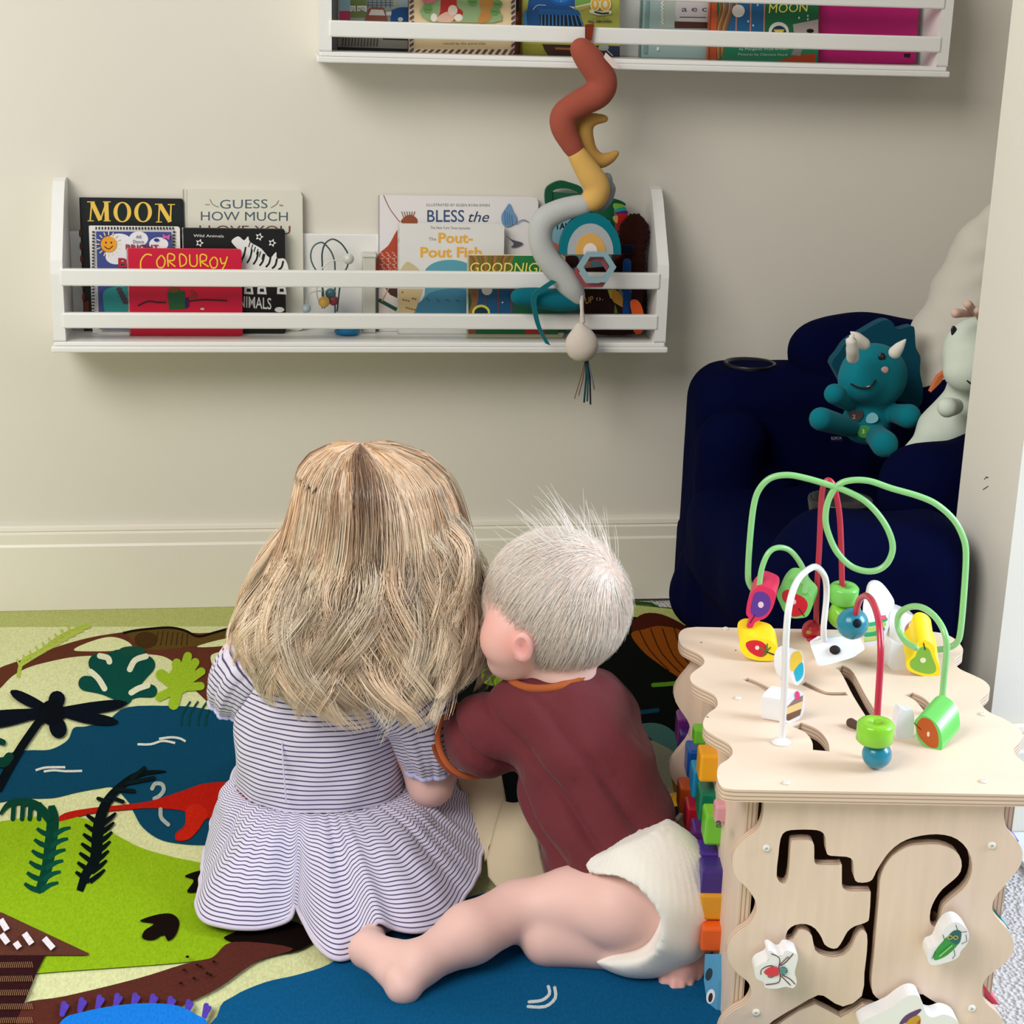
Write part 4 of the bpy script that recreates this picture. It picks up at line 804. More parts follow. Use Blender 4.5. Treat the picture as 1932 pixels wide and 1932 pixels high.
def pillow():
    Y = 2.52
    def q(x, y, dy=0): return P(x, y, Y+dy)
    t = [('c', q(1875, 410), .022, q(1848, 480), .040), ('c', q(1848, 480), .040, q(1825, 570), .055), ('c', q(1825, 570), .055, q(1800, 660, -.03), .068), ('c', q(1800, 660, -.03), .068, q(1790, 800, -.07), .070), ('c', q(1920, 430), .04, q(1900, 700), .08), ('c', q(1880, 520), .06, q(1880, 740), .08)]
    o = soft('body_pillow', t, (206, 200, 188), 'fabric', None, .006, .03, disp=lambda V, N: .002*np.sin(V[:, 2]*70+V[:, 0]*40)+.001*np.sin(V[:, 2]*160-V[:, 0]*90))
    tag(o, 'tall off-white pillow leaning in the corner behind the plush toys', 'pillow')
pillow()
TEAL = (14, 118, 132)
def plush_trike():
    Y = 2.33; z = Zm(1480, 580, 5.084)
    def q(x, y, dy=0.): a = z([(x, y)])[0]; return P(a[0], a[1], Y+dy)
    k = 1/5.084
    def r(px): return px*k*2.46/FPX
    t = thing('plush_triceratops', 'teal plush triceratops with white horns sitting on the navy chair', 'toy', q(700, 1290)); 
    soft('body', [('e', q(850, 660), (r(330), r(290), r(320)), None), ('e', q(740, 700, -.02), (r(225), r(230), r(210)), None), ('e', q(790, 1090, .0), (r(245), r(200), r(230)), None), ('e', q(870, 870), (r(150), r(140), r(120)), None),
        ('c', q(620, 930, -.01), r(70), q(480, 830, -.04), r(100), .003), ('c', q(980, 1000), r(75), q(1190, 1045, -.05), r(120), .004),
        ('c', q(620, 1150, -.02), r(95), q(350, 1070, -.07), r(112), .004), ('c', q(850, 1200), r(100), q(960, 1310, -.09), r(128), .004)], TEAL, 'plush', t, .003, .009, relax=1)
    # frill
    pl = Plane(q(950, 500, .07), (.1, -1, .25)); fr = []
    for x, y in ((460, 520), (520, 440), (600, 330), (740, 240), (840, 180), (950, 125), (1030, 135), (1085, 210), (1220, 180), (1250, 220), (1260, 380), (1305, 480), (1300, 620), (1330, 800), (1290, 960), (1100, 900), (700, 900), (480, 600)): a = z([(x, y)])[0]; fr.append(pl.at(*a))
    M().prism([smooth_loop(fr, 3)], (0, .02, 0), (10, 72, 92)).build('frill', 'plush', t, bevel=.006)
    m = M(); m.tube(smooth_loop([q(655, 480, -.09), q(650, 390, -.105), q(640, 310, -.11), q(655, 270, -.11)], 4, False), [r(58)]*5+[r(50)]*4+[r(26)]*3+[r(16)], (226, 220, 210), 14); m.build('horn', 'plush', t)
    for a, b, c in (((760, 350), (690, 280), (640, 238)), ((1060, 430), (1110, 370), (1160, 312))):
        M().tube(smooth_loop([q(*a, -.08), q(*b, -.085), q(*c, -.085)], 4, False), [r(60), r(58), r(54), r(50), r(44), r(36), r(26), r(18), r(9)], (226, 220, 210), 14).build('horn', 'plush', t)
    fn = (q(935, 475)-q(850, 660)); 
    def on(x, y, cx=850, cy=660, R=(330, 290, 320), dy=0.):
        c = q(cx, cy, dy); d = z([(x, y)])[0]; v = ray(*d); e = EYE-c; s = np.array([1/r(R[0]), 1/r(R[1]), 1/r(R[2])]); a_, b_, c_ = (v*s)@(v*s), 2*(v*s)@(e*s), (e*s)@(e*s)-1; ds = b_*b_-4*a_*c_
        tt = (-b_-math.sqrt(max(ds, 0)))/(2*a_); return EYE+v*tt
    M().ball(on(935, 475)+(EYE-q(800, 700))/2.5*r(10), (r(38), r(18), r(42)), (8, 8, 10), 14, 8).ball(on(938, 468)+(EYE-q(800, 700))/2.5*r(28), r(7), (236, 236, 236), 8, 6).build('eye', 'lacquer', t)
    M().ball(on(962, 600)+(EYE-q(800, 700))/2.5*r(10), (r(38), r(12), r(34)), (226, 172, 166), 16, 8).build('cheek', 'fabric', t)
    near = lambda x, y: min((on(x, y), on(x, y, 740, 700, (225, 230, 210), -.02)), key=lambda p: np.linalg.norm(p-EYE))
    mp = [near(x, y) for x, y in ((640, 735), (700, 765), (770, 775), (830, 760), (875, 700))]; mp = [p+(EYE-p)/np.linalg.norm(EYE-p)*r(22) for i, p in enumerate(mp)]
    M().tube(smooth_loop(mp, 4, False), r(10), (8, 20, 30), 8).build('mouth', 'fabric', t)
    M().ball(near(815, 762)+(EYE-q(800, 700))/2.5*r(18), (r(32), r(6), r(12)), (206, 160, 150), 12, 6).build('tongue', 'fabric', t)
    bo = lambda x, y: on(x, y, 790, 1090, (245, 200, 230))
    def badge(nm, pts, col, c, art=None, lift=26):
        p0 = bo(*c); n = (EYE-p0); n /= np.linalg.norm(n); n = n+np.array([-.1, 0, .0]); pl = Plane(p0+n*r(lift), n); m = M(); m.prism([[pl.at(*a) for a in smooth_loop(z(pts), 3)]], -pl.n*r(60), col)
        if art: art(Draw(m, pl, .0002))
        m.build(nm, 'print', t, bevel=.0006)
    badge('heart_button', [(670, 1115), (620, 1050), (620, 1000), (655, 982), (690, 995), (725, 982), (755, 1010), (745, 1060)], (26, 12, 16), (690, 1050), lambda d: d.text('2', *z([(650, 1068)])[0], *z([(682, 1068)])[0], 8, (236, 150, 130)))
    badge('green_button', [(700, 1190), (720, 1145), (770, 1130), (820, 1150), (835, 1195), (810, 1240), (760, 1252), (715, 1235)], (34, 130, 24), (765, 1190), lambda d: d.text('3', *z([(740, 1210)])[0], *z([(768, 1210)])[0], 8, (190, 226, 150)))
    badge('yellow_button', [(520, 1060), (545, 1035), (580, 1060), (590, 1110), (570, 1160), (530, 1150), (510, 1120)], (206, 190, 40), (570, 1100))
    badge('felt_patch', [(780, 1080), (800, 1030), (850, 1008), (895, 1040), (895, 1085), (850, 1110), (800, 1108)], (110, 176, 186), (838, 1060), lift=20)
plush_trike()
def plush_white():
    Y = 2.22; z = Zm(1480, 580, 5.084)
    def q(x, y, dy=0.): a = z([(x, y)])[0]; return P(a[0], a[1], Y+dy)
    def r(px): return px/5.084*2.35/FPX
    t = thing('plush_dragon', 'pale mint plush dragon with pink horns beside the teal plush', 'toy', q(1600, 1290)); c = (204, 214, 200)
    soft('body', [('e', q(1830, 420), (r(320), r(250), r(330)), None), ('e', q(1800, 620, -.03), (r(280), r(220), r(200)), None), ('c', q(1720, 850), r(190), q(1620, 1150), r(330)), ('c', q(1560, 1250), r(260), q(1230, 1500, -.05), r(170)),
        ('c', q(1640, 950, -.06), r(80), q(1560, 960, -.13), r(95)), ('c', q(1200, 1450, -.0), r(90), q(1030, 1620, -.03), r(60))], c, 'plush', t, .004, .02)
    for a, b, w in (((1800, 60), (1640, 55), 48), ((1860, 80), (1760, -30), 44), ((1880, 130), (1850, 30), 40)):
        soft('horn', [('c', q(*a, -.04), r(w*.7), q(*b, -.06), r(w))], (214, 180, 164), 'plush', t, .0025, .006)
    def on(x, y, cx=1830, cy=420, R=(320, 250, 330)):
        cc = q(cx, cy); v = ray(*z([(x, y)])[0]); e = EYE-cc; s = np.array([1/r(R[0]), 1/r(R[1]), 1/r(R[2])]); a_, b_, c_ = (v*s)@(v*s), 2*(v*s)@(e*s), (e*s)@(e*s)-1; ds = b_*b_-4*a_*c_; return EYE+v*((-b_-math.sqrt(max(ds, 0)))/(2*a_))
    M().ball(on(1628, 235), (r(34), r(14), r(62)), (10, 14, 22), 14, 8, np.array([[.85, 0, .5], [0, 1, 0], [-.35, 0, .94]])).build('eye', 'lacquer', t)
    M().ball(on(1778, 605)+np.array([0, -.004, 0]), (r(26), r(8), r(26)), (180, 20, 56), 14, 8).build('nostril', 'fabric', t)
    mp = [on(x, y, 1800, 620, (280, 220, 200))+np.array([0, -.036, 0]) for x, y in ((1575, 545), (1620, 610), (1700, 685), (1800, 745), (1880, 760))]; M().tube(smooth_loop(mp, 4, False), r(8), (10, 12, 14), 8).build('mouth', 'fabric', t)
    M().ball(mp[1]+np.array([.003, 0, -.004]), (r(26), r(8), r(32)), (220, 130, 150), 12, 6).build('tongue', 'fabric', t)
    pl = Plane(q(1470, 730, .03), (0, -1, 0)); M().prism([[pl.at(*a) for a in z([(1540, 612), (1545, 650), (1500, 720), (1400, 820), (1440, 730), (1480, 660)])]], (0, .01, 0), (206, 110, 60)).build('wing', 'fabric', t, bevel=.002)
plush_white()
#--CUBE
# ================================================================ wooden activity cube
TZ = .300; TH = .0125
WOOD = (236, 212, 190); WOODF = (230, 206, 186); EDGE = (214, 188, 156)
z2 = Zm(1260, 860, 2.841); z3 = Zm(1260, 1460, 2.875); z4 = Zm(1380, 1050, 3.715)
FL = G(1358, 1488, TZ); ux = np.array([math.cos(rad(6.6)), -math.sin(rad(6.6)), 0]); uy = np.array([math.sin(rad(7.4)), math.cos(rad(7.4)), 0]); uz = np.array([0, 0, 1.])
CW = .318; CD = .40
def Q(u, v, w): return FL*np.array([1, 1, 0])+ux*u+uy*v+uz*w
cube = thing('activity_cube', 'birch plywood activity cube with wire bead maze on top', 'toy', Q(CW/2, CD/2, 0))
def cube_top():
    left = [(1352, 1458), (1360, 1490), (1394, 1500)]
    L = [(360, 1790), (290, 1775), (262, 1715), (272, 1660), (320, 1625), (342, 1590), (320, 1545), (240, 1500), (190, 1465), (178, 1425), (205, 1380), (245, 1350), (253, 1320), (230, 1280), (150, 1240), (108, 1210), (103, 1175), (135, 1145), (170, 1118), (172, 1090), (140, 1060), (60, 1020), (35, 985), (35, 950), (65, 925), (125, 917)]
    lp = [G(a, b, TZ) for a, b in z2(L)]
    uv = [((p-Q(0, 0, TZ))@ux, (p-Q(0, 0, TZ))@uy) for p in lp]
    rt = [(CW+.008-u, v) for u, v in uv[::-1]]
    rt2 = rt
    out = [Q(u, v, TZ) for u, v in smooth_loop(uv, 4, False)]+[Q(u, v, TZ) for u, v in smooth_loop(rt2, 4, False)]
    def slot(pts, w, zf=z2):
        pts = zf(pts); q = smooth_loop(pts, 4, False) if len(pts) > 2 else [np.array(p, float) for p in pts]; N = len(q); g = [G(a, b, TZ) for a, b in q]; A, B = [], []
        for i in range(N):
            t_ = g[min(i+1, N-1)]-g[max(i-1, 0)]; t_ = t_/np.linalg.norm(t_); n_ = np.array([-t_[1], t_[0], 0]); A.append(g[i]+n_*w/2); B.append(g[i]-n_*w/2)
        return A+B[::-1]
    holes = [slot([(415, 1195), (500, 1232), (560, 1270)], .009), slot([(720, 1215), (800, 1255), (860, 1275), (960, 1275)], .009), slot([(915, 1130), (960, 1160), (1030, 1290), (1100, 1400)], .014), slot([(690, 1440), (770, 1475), (815, 1530), (822, 1580)], .016), slot([(1290, 1275), (1350, 1305), (1400, 1360), (1430, 1400)], .013), slot([(1000, 1455), (1230, 1460)], .012)]
    m = M(); m.prism([out]+holes, (0, 0, -TH), WOOD, side_mi=1); m.build('top_board', ['wood', 'plywood_edge'], cube)
cube_top()
def cube_front():
    pl = Plane(Q(0, .014, 0), -uy)
    Lp = [(520, 140), (516, 230), (490, 300), (430, 350), (375, 400), (350, 475), (372, 560), (430, 620), (475, 690), (478, 750), (440, 820), (370, 870), (325, 940), (330, 1010), (375, 1080), (435, 1130), (452, 1190), (420, 1250), (350, 1290), (295, 1345), (270, 1420), (290, 1500)]
    Rp = [(1720, 1480), (1800, 1390), (1815, 1340), (1780, 1290), (1725, 1240), (1706, 1180), (1725, 1110), (1800, 1050), (1860, 990), (1878, 930), (1855, 860), (1800, 800), (1762, 740), (1775, 670), (1850, 580), (1910, 500), (1925, 430), (1900, 370), (1850, 310), (1824, 240), (1830, 140)]
    o = [pl.at(a, b) for a, b in smooth_loop(z3(Lp), 4, False)]+[pl.at(a, b) for a, b in smooth_loop(z3(Rp), 4, False)]
    top = TZ-TH-.0002; lo = Q(0.02, .014, 0.01), Q(CW-.02, .014, 0.01)
    # bottom: two more scallops down to the floor
    o = [p for p in o]; s = int(len(smooth_loop(z3(Lp), 4, False)))
    Lw = o[:s]; Rw = o[s:]; Lw[0] = np.array([Lw[0][0], Lw[0][1], top]); Rw[-1] = np.array([Rw[-1][0], Rw[-1][1], top])
    zb = Lw[-1][2]; fl = Q(.02, .014, .004); frr = Q(CW-.02, .014, .004)
    out = Lw+[fl, frr]+Rw
    H1 = [(590, 560), (600, 440), (612, 350), (640, 312), (700, 303), (780, 303), (830, 312), (855, 345), (860, 420), (880, 444), (970, 450), (1005, 475), (1010, 560), (1030, 588), (1080, 588), (1110, 572), (1130, 530), (1160, 480), (1200, 425), (1260, 375), (1330, 345), (1420, 329), (1500, 331), (1570, 355), (1625, 410), (1652, 490), (1640, 570), (1600, 630), (1540, 680), (1495, 725), (1480, 780), (1470, 830), (1440, 830), (1422, 800), (1425, 740), (1450, 680), (1490, 625), (1550, 575), (1588, 530), (1592, 470), (1560, 420), (1480, 388), (1380, 388), (1300, 400), (1220, 450), (1175, 510), (1152, 580), (1148, 660), (1135, 800), (1118, 1000), (1106, 1110), (1112, 1190), (1150, 1225), (1195, 1252), (1190, 1285), (1160, 1285), (1062, 1252), (940, 1325), (800, 1252), (640, 1340), (560, 1400), (520, 1395), (570, 1340), (700, 1262), (815, 1200), (870, 1220), (950, 1262), (1052, 1205), (1066, 1080), (1080, 960), (1080, 870), (1050, 852), (1020, 890), (1000, 940), (960, 985), (900, 1000), (850, 990), (800, 960), (782, 880), (750, 852), (710, 852), (680, 900), (640, 900), (650, 850), (690, 820), (750, 815), (800, 840), (835, 890), (850, 925), (885, 946), (920, 944), (950, 900), (975, 855), (1010, 828), (1050, 815), (1080, 802), (1092, 780), (1100, 655), (1088, 642), (1000, 642), (960, 630), (944, 600), (944, 500), (930, 498), (830, 498), (800, 488), (794, 455), (793, 385), (770, 362), (690, 362), (668, 378), (662, 480), (650, 575), (625, 598)]
    H2 = [(1365, 1195), (1420, 1220), (1505, 1290), (1500, 1420), (1430, 1420), (1400, 1300)]
    h = [[pl.at(*a) for a in smooth_loop(z3(H1), 2)], [pl.at(*a) for a in smooth_loop(z3(H2), 2)]]
    m = M(); m.prism([out]+h, uy*.012, WOODF, side_mi=1); m.build('maze_panel', ['wood_vertical', 'plywood_edge'], cube)
cube_front()
top = TZ-TH-.0002
def scal(u0, v0, v1, amp, n, w0, w1, side):
    # vertical scalloped panel along v at u0
    a = []; zs = np.linspace(w0, w1, 40)
    for w in zs: a.append((v0+amp*(.5+.5*math.cos((w1-w)/(w1-w0)*n*2*math.pi)), w))
    b = [(v1-amp*(.5+.5*math.cos((w1-w)/(w1-w0)*n*2*math.pi)), w) for w in zs[::-1]]
    return a+b
for u, nm in ((.030, 'side_panel'), (CW-.042, 'side_panel')):
    M().prism([[Q(u, v, w) for v, w in ((.0262, .006), (.366, .006), (.366, top), (.0262, top))]], ux*.012, WOODF, side_mi=1).build(nm, ['wood_vertical', 'plywood_edge'], cube)
lp = scal(0, -.004, CW+.006, .022, 3, .004, top, 0); M().prism([[Q(u, .3665, w) for u, w in lp]], uy*.012, WOODF, side_mi=1).build('back_panel', ['wood_vertical', 'plywood_edge'], cube)
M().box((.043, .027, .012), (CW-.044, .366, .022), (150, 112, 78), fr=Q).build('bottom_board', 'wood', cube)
M().box((.043, .075, .023), (CW-.044, .083, top), (84, 48, 30), fr=Q).build('slot_shade_board', 'wood', cube)  # added backing, coloured dark brown for the shade inside the maze slots
# coloured rim pieces on the right side
for y0, c in ((1562, (110, 80, 200)), (1727, (30, 150, 160)), (1870, (220, 60, 90))):
    pl = Plane(Q(CW-.028, .05, 0), ux); q = [(1893, y0-14), (1907, y0+6), (1923, y0+26), (1908, y0+24), (1895, y0+8)]; g = Q(CW-.024, .06, 0)
    a = Plane(Q(0, .03, 0), -uy); l = [a.at(*p) for p in ([(x-(0 if y0 < 1600 else 18 if y0 < 1800 else 38), y) for x, y in q])]; M().prism([l], uy*.02, c).build('coloured_rim', 'plastic', cube)
def screw(p, n, r=.0042):
    n = np.array(n)/np.linalg.norm(n); a = np.cross(n, [0.3, .2, .9]); a /= np.linalg.norm(a); b = np.cross(n, a)
    m = M(); m.rings([[p+n*h+(a*math.cos(t)+b*math.sin(t))*q for t in np.linspace(0, 2*math.pi, 17)[:-1]] for q, h in ((r, 0), (r*.9, r*.3), (r*.5, r*.55), (r*.32, r*.56), (r*.28, r*.2))], (226, 222, 214)); m.build('screw', 'white_paint', cube)
for a in [(1369, 1187), (1392, 1318), (1483, 1478), (1855, 1475), (1853, 1348), (1783, 1317)]: screw(G(*a, TZ), (0, 0, 1))
pf = Plane(Q(0, .014, 0), -uy)
for a in [(1446, 1600), (1871, 1595), (1426, 1910), (1833, 1902)]: screw(pf.at(*a), -uy)
for a in [(1323, 1212), (1388, 1227), (1335, 1353)]: M().ball(G(*a, TZ), (.0012, .0012, .0006), (70, 56, 48), 8, 5).build('nail_hole', 'wood', cube)
# wires
def vplane(a, b): n = np.cross(b-a, [0, 0, 1.]); return Plane(a, n)
def wire(pts, plane, r, col, zf=z2):
    q = smooth_loop(zf(pts), 5, False); M().tube([plane.at(*a) for a in q], r, col, 12).build('wire', 'lacquer', cube)
def flange(p, col, r=.008):
    M().rings([[(p[0]+q*math.cos(t), p[1]+q*math.sin(t), p[2]+h) for t in np.linspace(0, 2*math.pi, 21)[:-1]] for q, h in ((r, 0), (r, .0015), (r*.6, .003), (r*.3, .0035))], col).build('flange', 'plastic', cube)
GW = (140, 206, 130); RW = (190, 34, 66); WW = (236, 236, 238)
gA, gB = G(1432, 1225, TZ), G(1775, 1352, TZ)
vb = vplane(G(1430, 1215, TZ), G(1800, 1240, TZ)); 
wire([(470, 730), (440, 690), (430, 630), (440, 450), (460, 270), (490, 180), (550, 120), (640, 103), (740, 120), (860, 155), (960, 190), (1060, 245), (1140, 330), (1190, 420), (1205, 500), (1180, 570), (1130, 610), (1060, 618), (980, 590), (910, 520), (865, 430), (845, 340), (860, 240), (910, 160), (980, 132), (1080, 135), (1200, 175), (1340, 215), (1440, 260), (1530, 340), (1580, 430), (1598, 520), (1590, 700), (1570, 930), (1550, 1000), (1500, 1030), (1440, 1040), (1380, 1045)], vb, .0036, GW)
vs_ = vplane(G(1750, 1235, TZ), G(1776, 1345, TZ)+np.array([.0, -.01, 0]))
vs_ = vplane(G(1700, 1300, TZ), G(1776, 1350, TZ))
wire([(1330, 1030), (1270, 990), (1235, 920), (1240, 850), (1290, 812), (1360, 812), (1430, 860), (1480, 940), (1495, 1030), (1480, 1200), (1462, 1400)], vs_, .0034, GW)
vg = vplane(G(1432, 1225, TZ), G(1520, 1215, TZ))
wire([(480, 950), (478, 860), (490, 700), (505, 600), (540, 520), (590, 492), (650, 505), (700, 560), (735, 630), (738, 690), (730, 730)], vg, .0032, GW)
vr = vplane(G(1535, 1200, TZ), G(1592, 1205, TZ))
wire([(795, 900), (800, 700), (812, 500), (820, 300), (828, 190), (845, 140), (870, 135), (895, 180), (918, 300), (928, 450), (934, 700), (934, 1000)], vr, .0034, RW)
vr2 = vplane(G(1610, 1340, TZ), G(1652, 1432, TZ))
wire([(1000, 895), (1010, 830), (1030, 770), (1062, 750), (1095, 780), (1125, 860), (1138, 960), (1140, 1100), (1122, 1400), (1115, 1630)], vr2, .0034, RW)
vw = vplane(G(1474, 1398, TZ), G(1572, 1232, TZ))
wire([(610, 1530), (625, 1250), (635, 950), (655, 780), (700, 660), (770, 600), (810, 605), (845, 660), (850, 760), (835, 920), (840, 990), (870, 1030), (900, 1042)], vw, .0034, WW)
flange(G(1474, 1401, TZ), WW, .010); flange(G(1653, 1441, TZ), (200, 30, 90), .009); flange(G(1535, 1208, TZ), RW, .008); flange(G(1776, 1372, TZ), GW, .008)
# beads and blocks on the wires
def block(nm, pts, c, Y, n, D, col, art=None, zf=z4, bev=.0018, mt_='lacquer'):
    """outline traced on a plane through photo point c at depth Y with normal n; D = body depth vector"""
    a = zf([c])[0]; pl = Plane(P(a[0], a[1], Y), n); m = M(); m.prism([[pl.at(*q) for q in smooth_loop(zf(pts), 5)]], D, col)
    if art: art(Draw(m, pl, .00015))
    return m.build(nm, mt_, cube, bevel=bev)
def dz(f): return lambda d: f(d)
Yl = gA[1]
def a_plum(d):
    d.poly(z4([(165, 255), (220, 248), (265, 280), (275, 340), (250, 395), (200, 425), (155, 415), (133, 380), (145, 310)]), (92, 48, 140), 3); d.ell(*z4([(206, 338)])[0], 5.4, 6, (226, 196, 214)); d.stroke(z4([(165, 408), (130, 468)]), 1.8, (60, 10, 40), 0)
block('plum_bead', [(160, 235), (200, 205), (270, 225), (305, 250), (310, 290), (285, 370), (240, 430), (170, 460), (145, 500), (105, 490), (125, 440), (103, 400), (112, 320), (130, 270)], (200, 340), Yl-.012, (-.25, -1, .3), (.010, .022, .010), (214, 40, 86), a_plum)
def a_apple(d):
    d.poly(z4([(360, 250), (400, 232), (450, 260), (510, 290), (535, 340), (510, 400), (460, 420), (420, 415), (400, 350), (360, 300)]), (196, 16, 34), 3); d.ell(*z4([(440, 318)])[0], 3.6, 4.6, (220, 190, 190)); d.stroke(z4([(470, 362), (512, 420)]), 1.8, (30, 20, 10), 0)
block('apple_bead', [(350, 200), (400, 160), (470, 175), (520, 240), (570, 300), (560, 370), (530, 420), (480, 432), (420, 430), (370, 390), (340, 330), (318, 270)], (440, 300), Yl+.01, (-.1, -1, .3), (.012, .022, .006), (120, 196, 100), a_apple)
def a_straw(d):
    d.poly(z4([(100, 610), (140, 588), (200, 592), (245, 625), (250, 680), (215, 705), (170, 695), (120, 660)]), (200, 26, 44), 3); d.ell(*z4([(180, 640)])[0], 4, 4, (226, 200, 180))
    for q in ((200, 640), (215, 700), (275, 635), (300, 690), (250, 610)): d.stroke(z4([(245, 668), q]), 2.6, (70, 120, 40), 0)
    d.stroke(z4([(245, 668), (300, 688)]), 1.6, (20, 30, 10), 0)
block('strawberry_bead', [(75, 570), (120, 555), (180, 570), (240, 580), (290, 600), (325, 650), (330, 700), (290, 728), (230, 732), (160, 725), (100, 700), (62, 650), (58, 600)], (190, 650), Yl-.032, (-.1, -1, .55), (.002, .020, .013), (244, 208, 22), a_straw)
Yp = G(1740, 1262, TZ)[1]
def a_pear(d): d.poly(z4([(1310, 650), (1350, 632), (1385, 650), (1405, 700), (1435, 780), (1420, 815), (1370, 822), (1290, 800), (1255, 770), (1255, 730), (1290, 700)]), (130, 176, 62), 3); d.ell(*z4([(1342, 727)])[0], 5.6, 5, (230, 226, 186)); d.stroke(z4([(1345, 605), (1358, 655)]), 2, (40, 40, 16), 0)
block('pear_bead', [(1300, 610), (1340, 585), (1390, 600), (1425, 640), (1430, 700), (1460, 780), (1455, 830), (1400, 848), (1300, 825), (1235, 790), (1228, 740), (1270, 690)], (1345, 720), Yp-.015, (.0, -1, .35), (.004, .028, .022), (246, 214, 20), a_pear)
Yo = G(1776, 1405, TZ)[1]
def a_or(d): d.poly(z4([(1300, 1170), (1340, 1130), (1400, 1150), (1440, 1220), (1452, 1290), (1440, 1340), (1380, 1330), (1320, 1270), (1300, 1220)]), (190, 88, 24), 3); d.ell(*z4([(1380, 1245)])[0], 2.6, 5, (236, 220, 190)); d.stroke(z4([(1280, 1165), (1330, 1215)]), 1.6, (60, 40, 10), 0)
block('orange_bead', [(1285, 1150), (1340, 1115), (1400, 1140), (1455, 1200), (1475, 1290), (1470, 1360), (1420, 1362), (1350, 1325), (1300, 1270), (1292, 1210)], (1380, 1240), Yo-.002, (-.6, -1, .35), (.026, .022, .012), (112, 206, 96), a_or)
def cyl(nm, c, Y, r, h, ax, col):
    p = P(*z4([c])[0], Y); ax = np.array(ax, float); ax /= np.linalg.norm(ax); a = np.cross(ax, [1, 0, .1]); a /= np.linalg.norm(a); b = np.cross(ax, a)
    M().rings([[p+ax*k+(a*math.cos(t)+b*math.sin(t))*q for t in np.linspace(0, 2*math.pi, 29)[:-1]] for q, k in ((.0045, -h*.42), (.0045, -h*.5), (r*.86, -h*.5), (r, -h*.38), (r, h*.38), (r*.86, h*.5), (.0048, h*.5), (.0045, h*.3))], col).build(nm, 'lacquer', cube)
Yr = G(1592, 1205, TZ)[1]
cyl('green_bead', (786, 262), Yr, .0170, .021, (0, -.1, 1), (120, 206, 92)); cyl('green_bead', (790, 400), Yr-.003, .0175, .024, (.1, -.5, .8), (134, 204, 60))
p = P(*z4([(848, 470)])[0], vr2.at(1612, 1175)[1]+.006); tb = M().ball(p, .0168, (16, 132, 158), 28, 16).build('teal_bead', 'lacquer', cube)
M().ball(p+(EYE-p)/np.linalg.norm(EYE-p)*.0135+np.array([.004, 0, 0]), .0058, (10, 22, 34), 16, 10).build('bead_hole', 'paper', tb)
Yg = G(1653, 1424, TZ+.0142)[1]; cyl('green_bead', (1008, 1228), Yg, .0178, .0215, (0, 0, 1), (134, 206, 40)); p = P(*z4([(1019, 1385)])[0], Yg); M().ball(p, (.0142, .0142, .0140), (14, 128, 154), 28, 16).build('teal_bead', 'lacquer', cube)
p = P(*z4([(562, 520)])[0], G(1535, 1200, TZ)[1]); M().ball(p, (.0115, .0115, .013), (206, 24, 52), 24, 14).build('red_bead', 'lacquer', cube)
q = p+(EYE-p)/np.linalg.norm(EYE-p)*.0105; M().ball(q+np.array([-.003, 0, -.002]), (.0034, .002, .0026), (196, 180, 60), 12, 8).build('leaf_mark', 'lacquer', cube)
wt = (234, 234, 236)
block('white_block', [(550, 600), (590, 590), (700, 570), (830, 560), (860, 620), (880, 690), (760, 735), (620, 766), (590, 720)], (700, 650), G(1575, 1262, TZ)[1]-.02, (-.15, -1, 1.1), (.014, .018, -.002), wt)
M().ball(P(*z4([(725, 655)])[0], G(1575, 1262, TZ)[1]-.022), (.006, .006, .005), (40, 34, 34), 14, 8).build('bead_hole', 'paper', cube)
def a_melon(d):
    for i, c in enumerate(((50, 170, 110), (180, 200, 90), (40, 160, 100), (190, 206, 110))): d.stroke(z4([(940, 480+i*34), (1010, 470+i*34), (1080-i*10, 440+i*34)]), 8, c)
    d.poly(z4([(1030, 415), (1080, 412), (1085, 440), (1030, 445)]), (226, 90, 130))
block('white_block', [(930, 300), (1020, 268), (1120, 395), (1110, 470), (1060, 600), (960, 632), (925, 560)], (1010, 450), G(1650, 1250, TZ)[1]+.01, (.0, -1, .5), (.01, .022, .008), wt, a_melon)
def a_choc(d):
    d.poly(z4([(1215, 500), (1260, 450), (1305, 445), (1300, 500), (1260, 580), (1225, 570)]), (156, 106, 84), 3)
    for i in range(4): d.stroke(z4([(1230+i*18, 560-i*10), (1250+i*18, 460-i*4)]), 1.6, (230, 210, 190), 0)
block('white_block', [(1115, 400), (1160, 375), (1280, 420), (1310, 450), (1300, 520), (1225, 620), (1130, 600), (1110, 520)], (1230, 510), G(1710, 1240, TZ)[1]-.004, (.2, -1, .4), (.0, .024, .0), wt, a_choc)
block('white_block', [(1120, 612), (1180, 618), (1262, 640), (1252, 802), (1180, 796), (1110, 780)], (1180, 700), G(1700, 1262, TZ)[1], (0, -1, .2), (0, .016, 0), wt)
def a_cone(d): d.poly(z4([(412, 790), (420, 690), (470, 662), (495, 700), (490, 740), (440, 800)]), (244, 206, 70), 3); d.poly(z4([(440, 800), (495, 740), (502, 830), (460, 878), (445, 840)]), (40, 176, 206), 3)
Yc = G(1490, 1330, TZ)[1]
block('white_block', [(405, 720), (430, 670), (475, 658), (500, 690), (512, 830), (465, 902), (430, 870), (405, 800)], (460, 780), Yc+.035, (.1, -1, .4), (-.012, .014, .0), wt, a_cone)
def a_cake(d):
    d.poly(z4([(385, 1060), (440, 1000), (502, 972), (498, 1020), (390, 1070)]), (150, 116, 112)); d.poly(z4([(385, 1060), (498, 1012), (490, 1070), (382, 1108)]), (238, 206, 140)); d.poly(z4([(382, 1108), (490, 1066), (480, 1110), (400, 1150), (380, 1140)]), (120, 84, 66)); d.ell(*z4([(460, 972)])[0], 4.6, 8, (226, 60, 130))
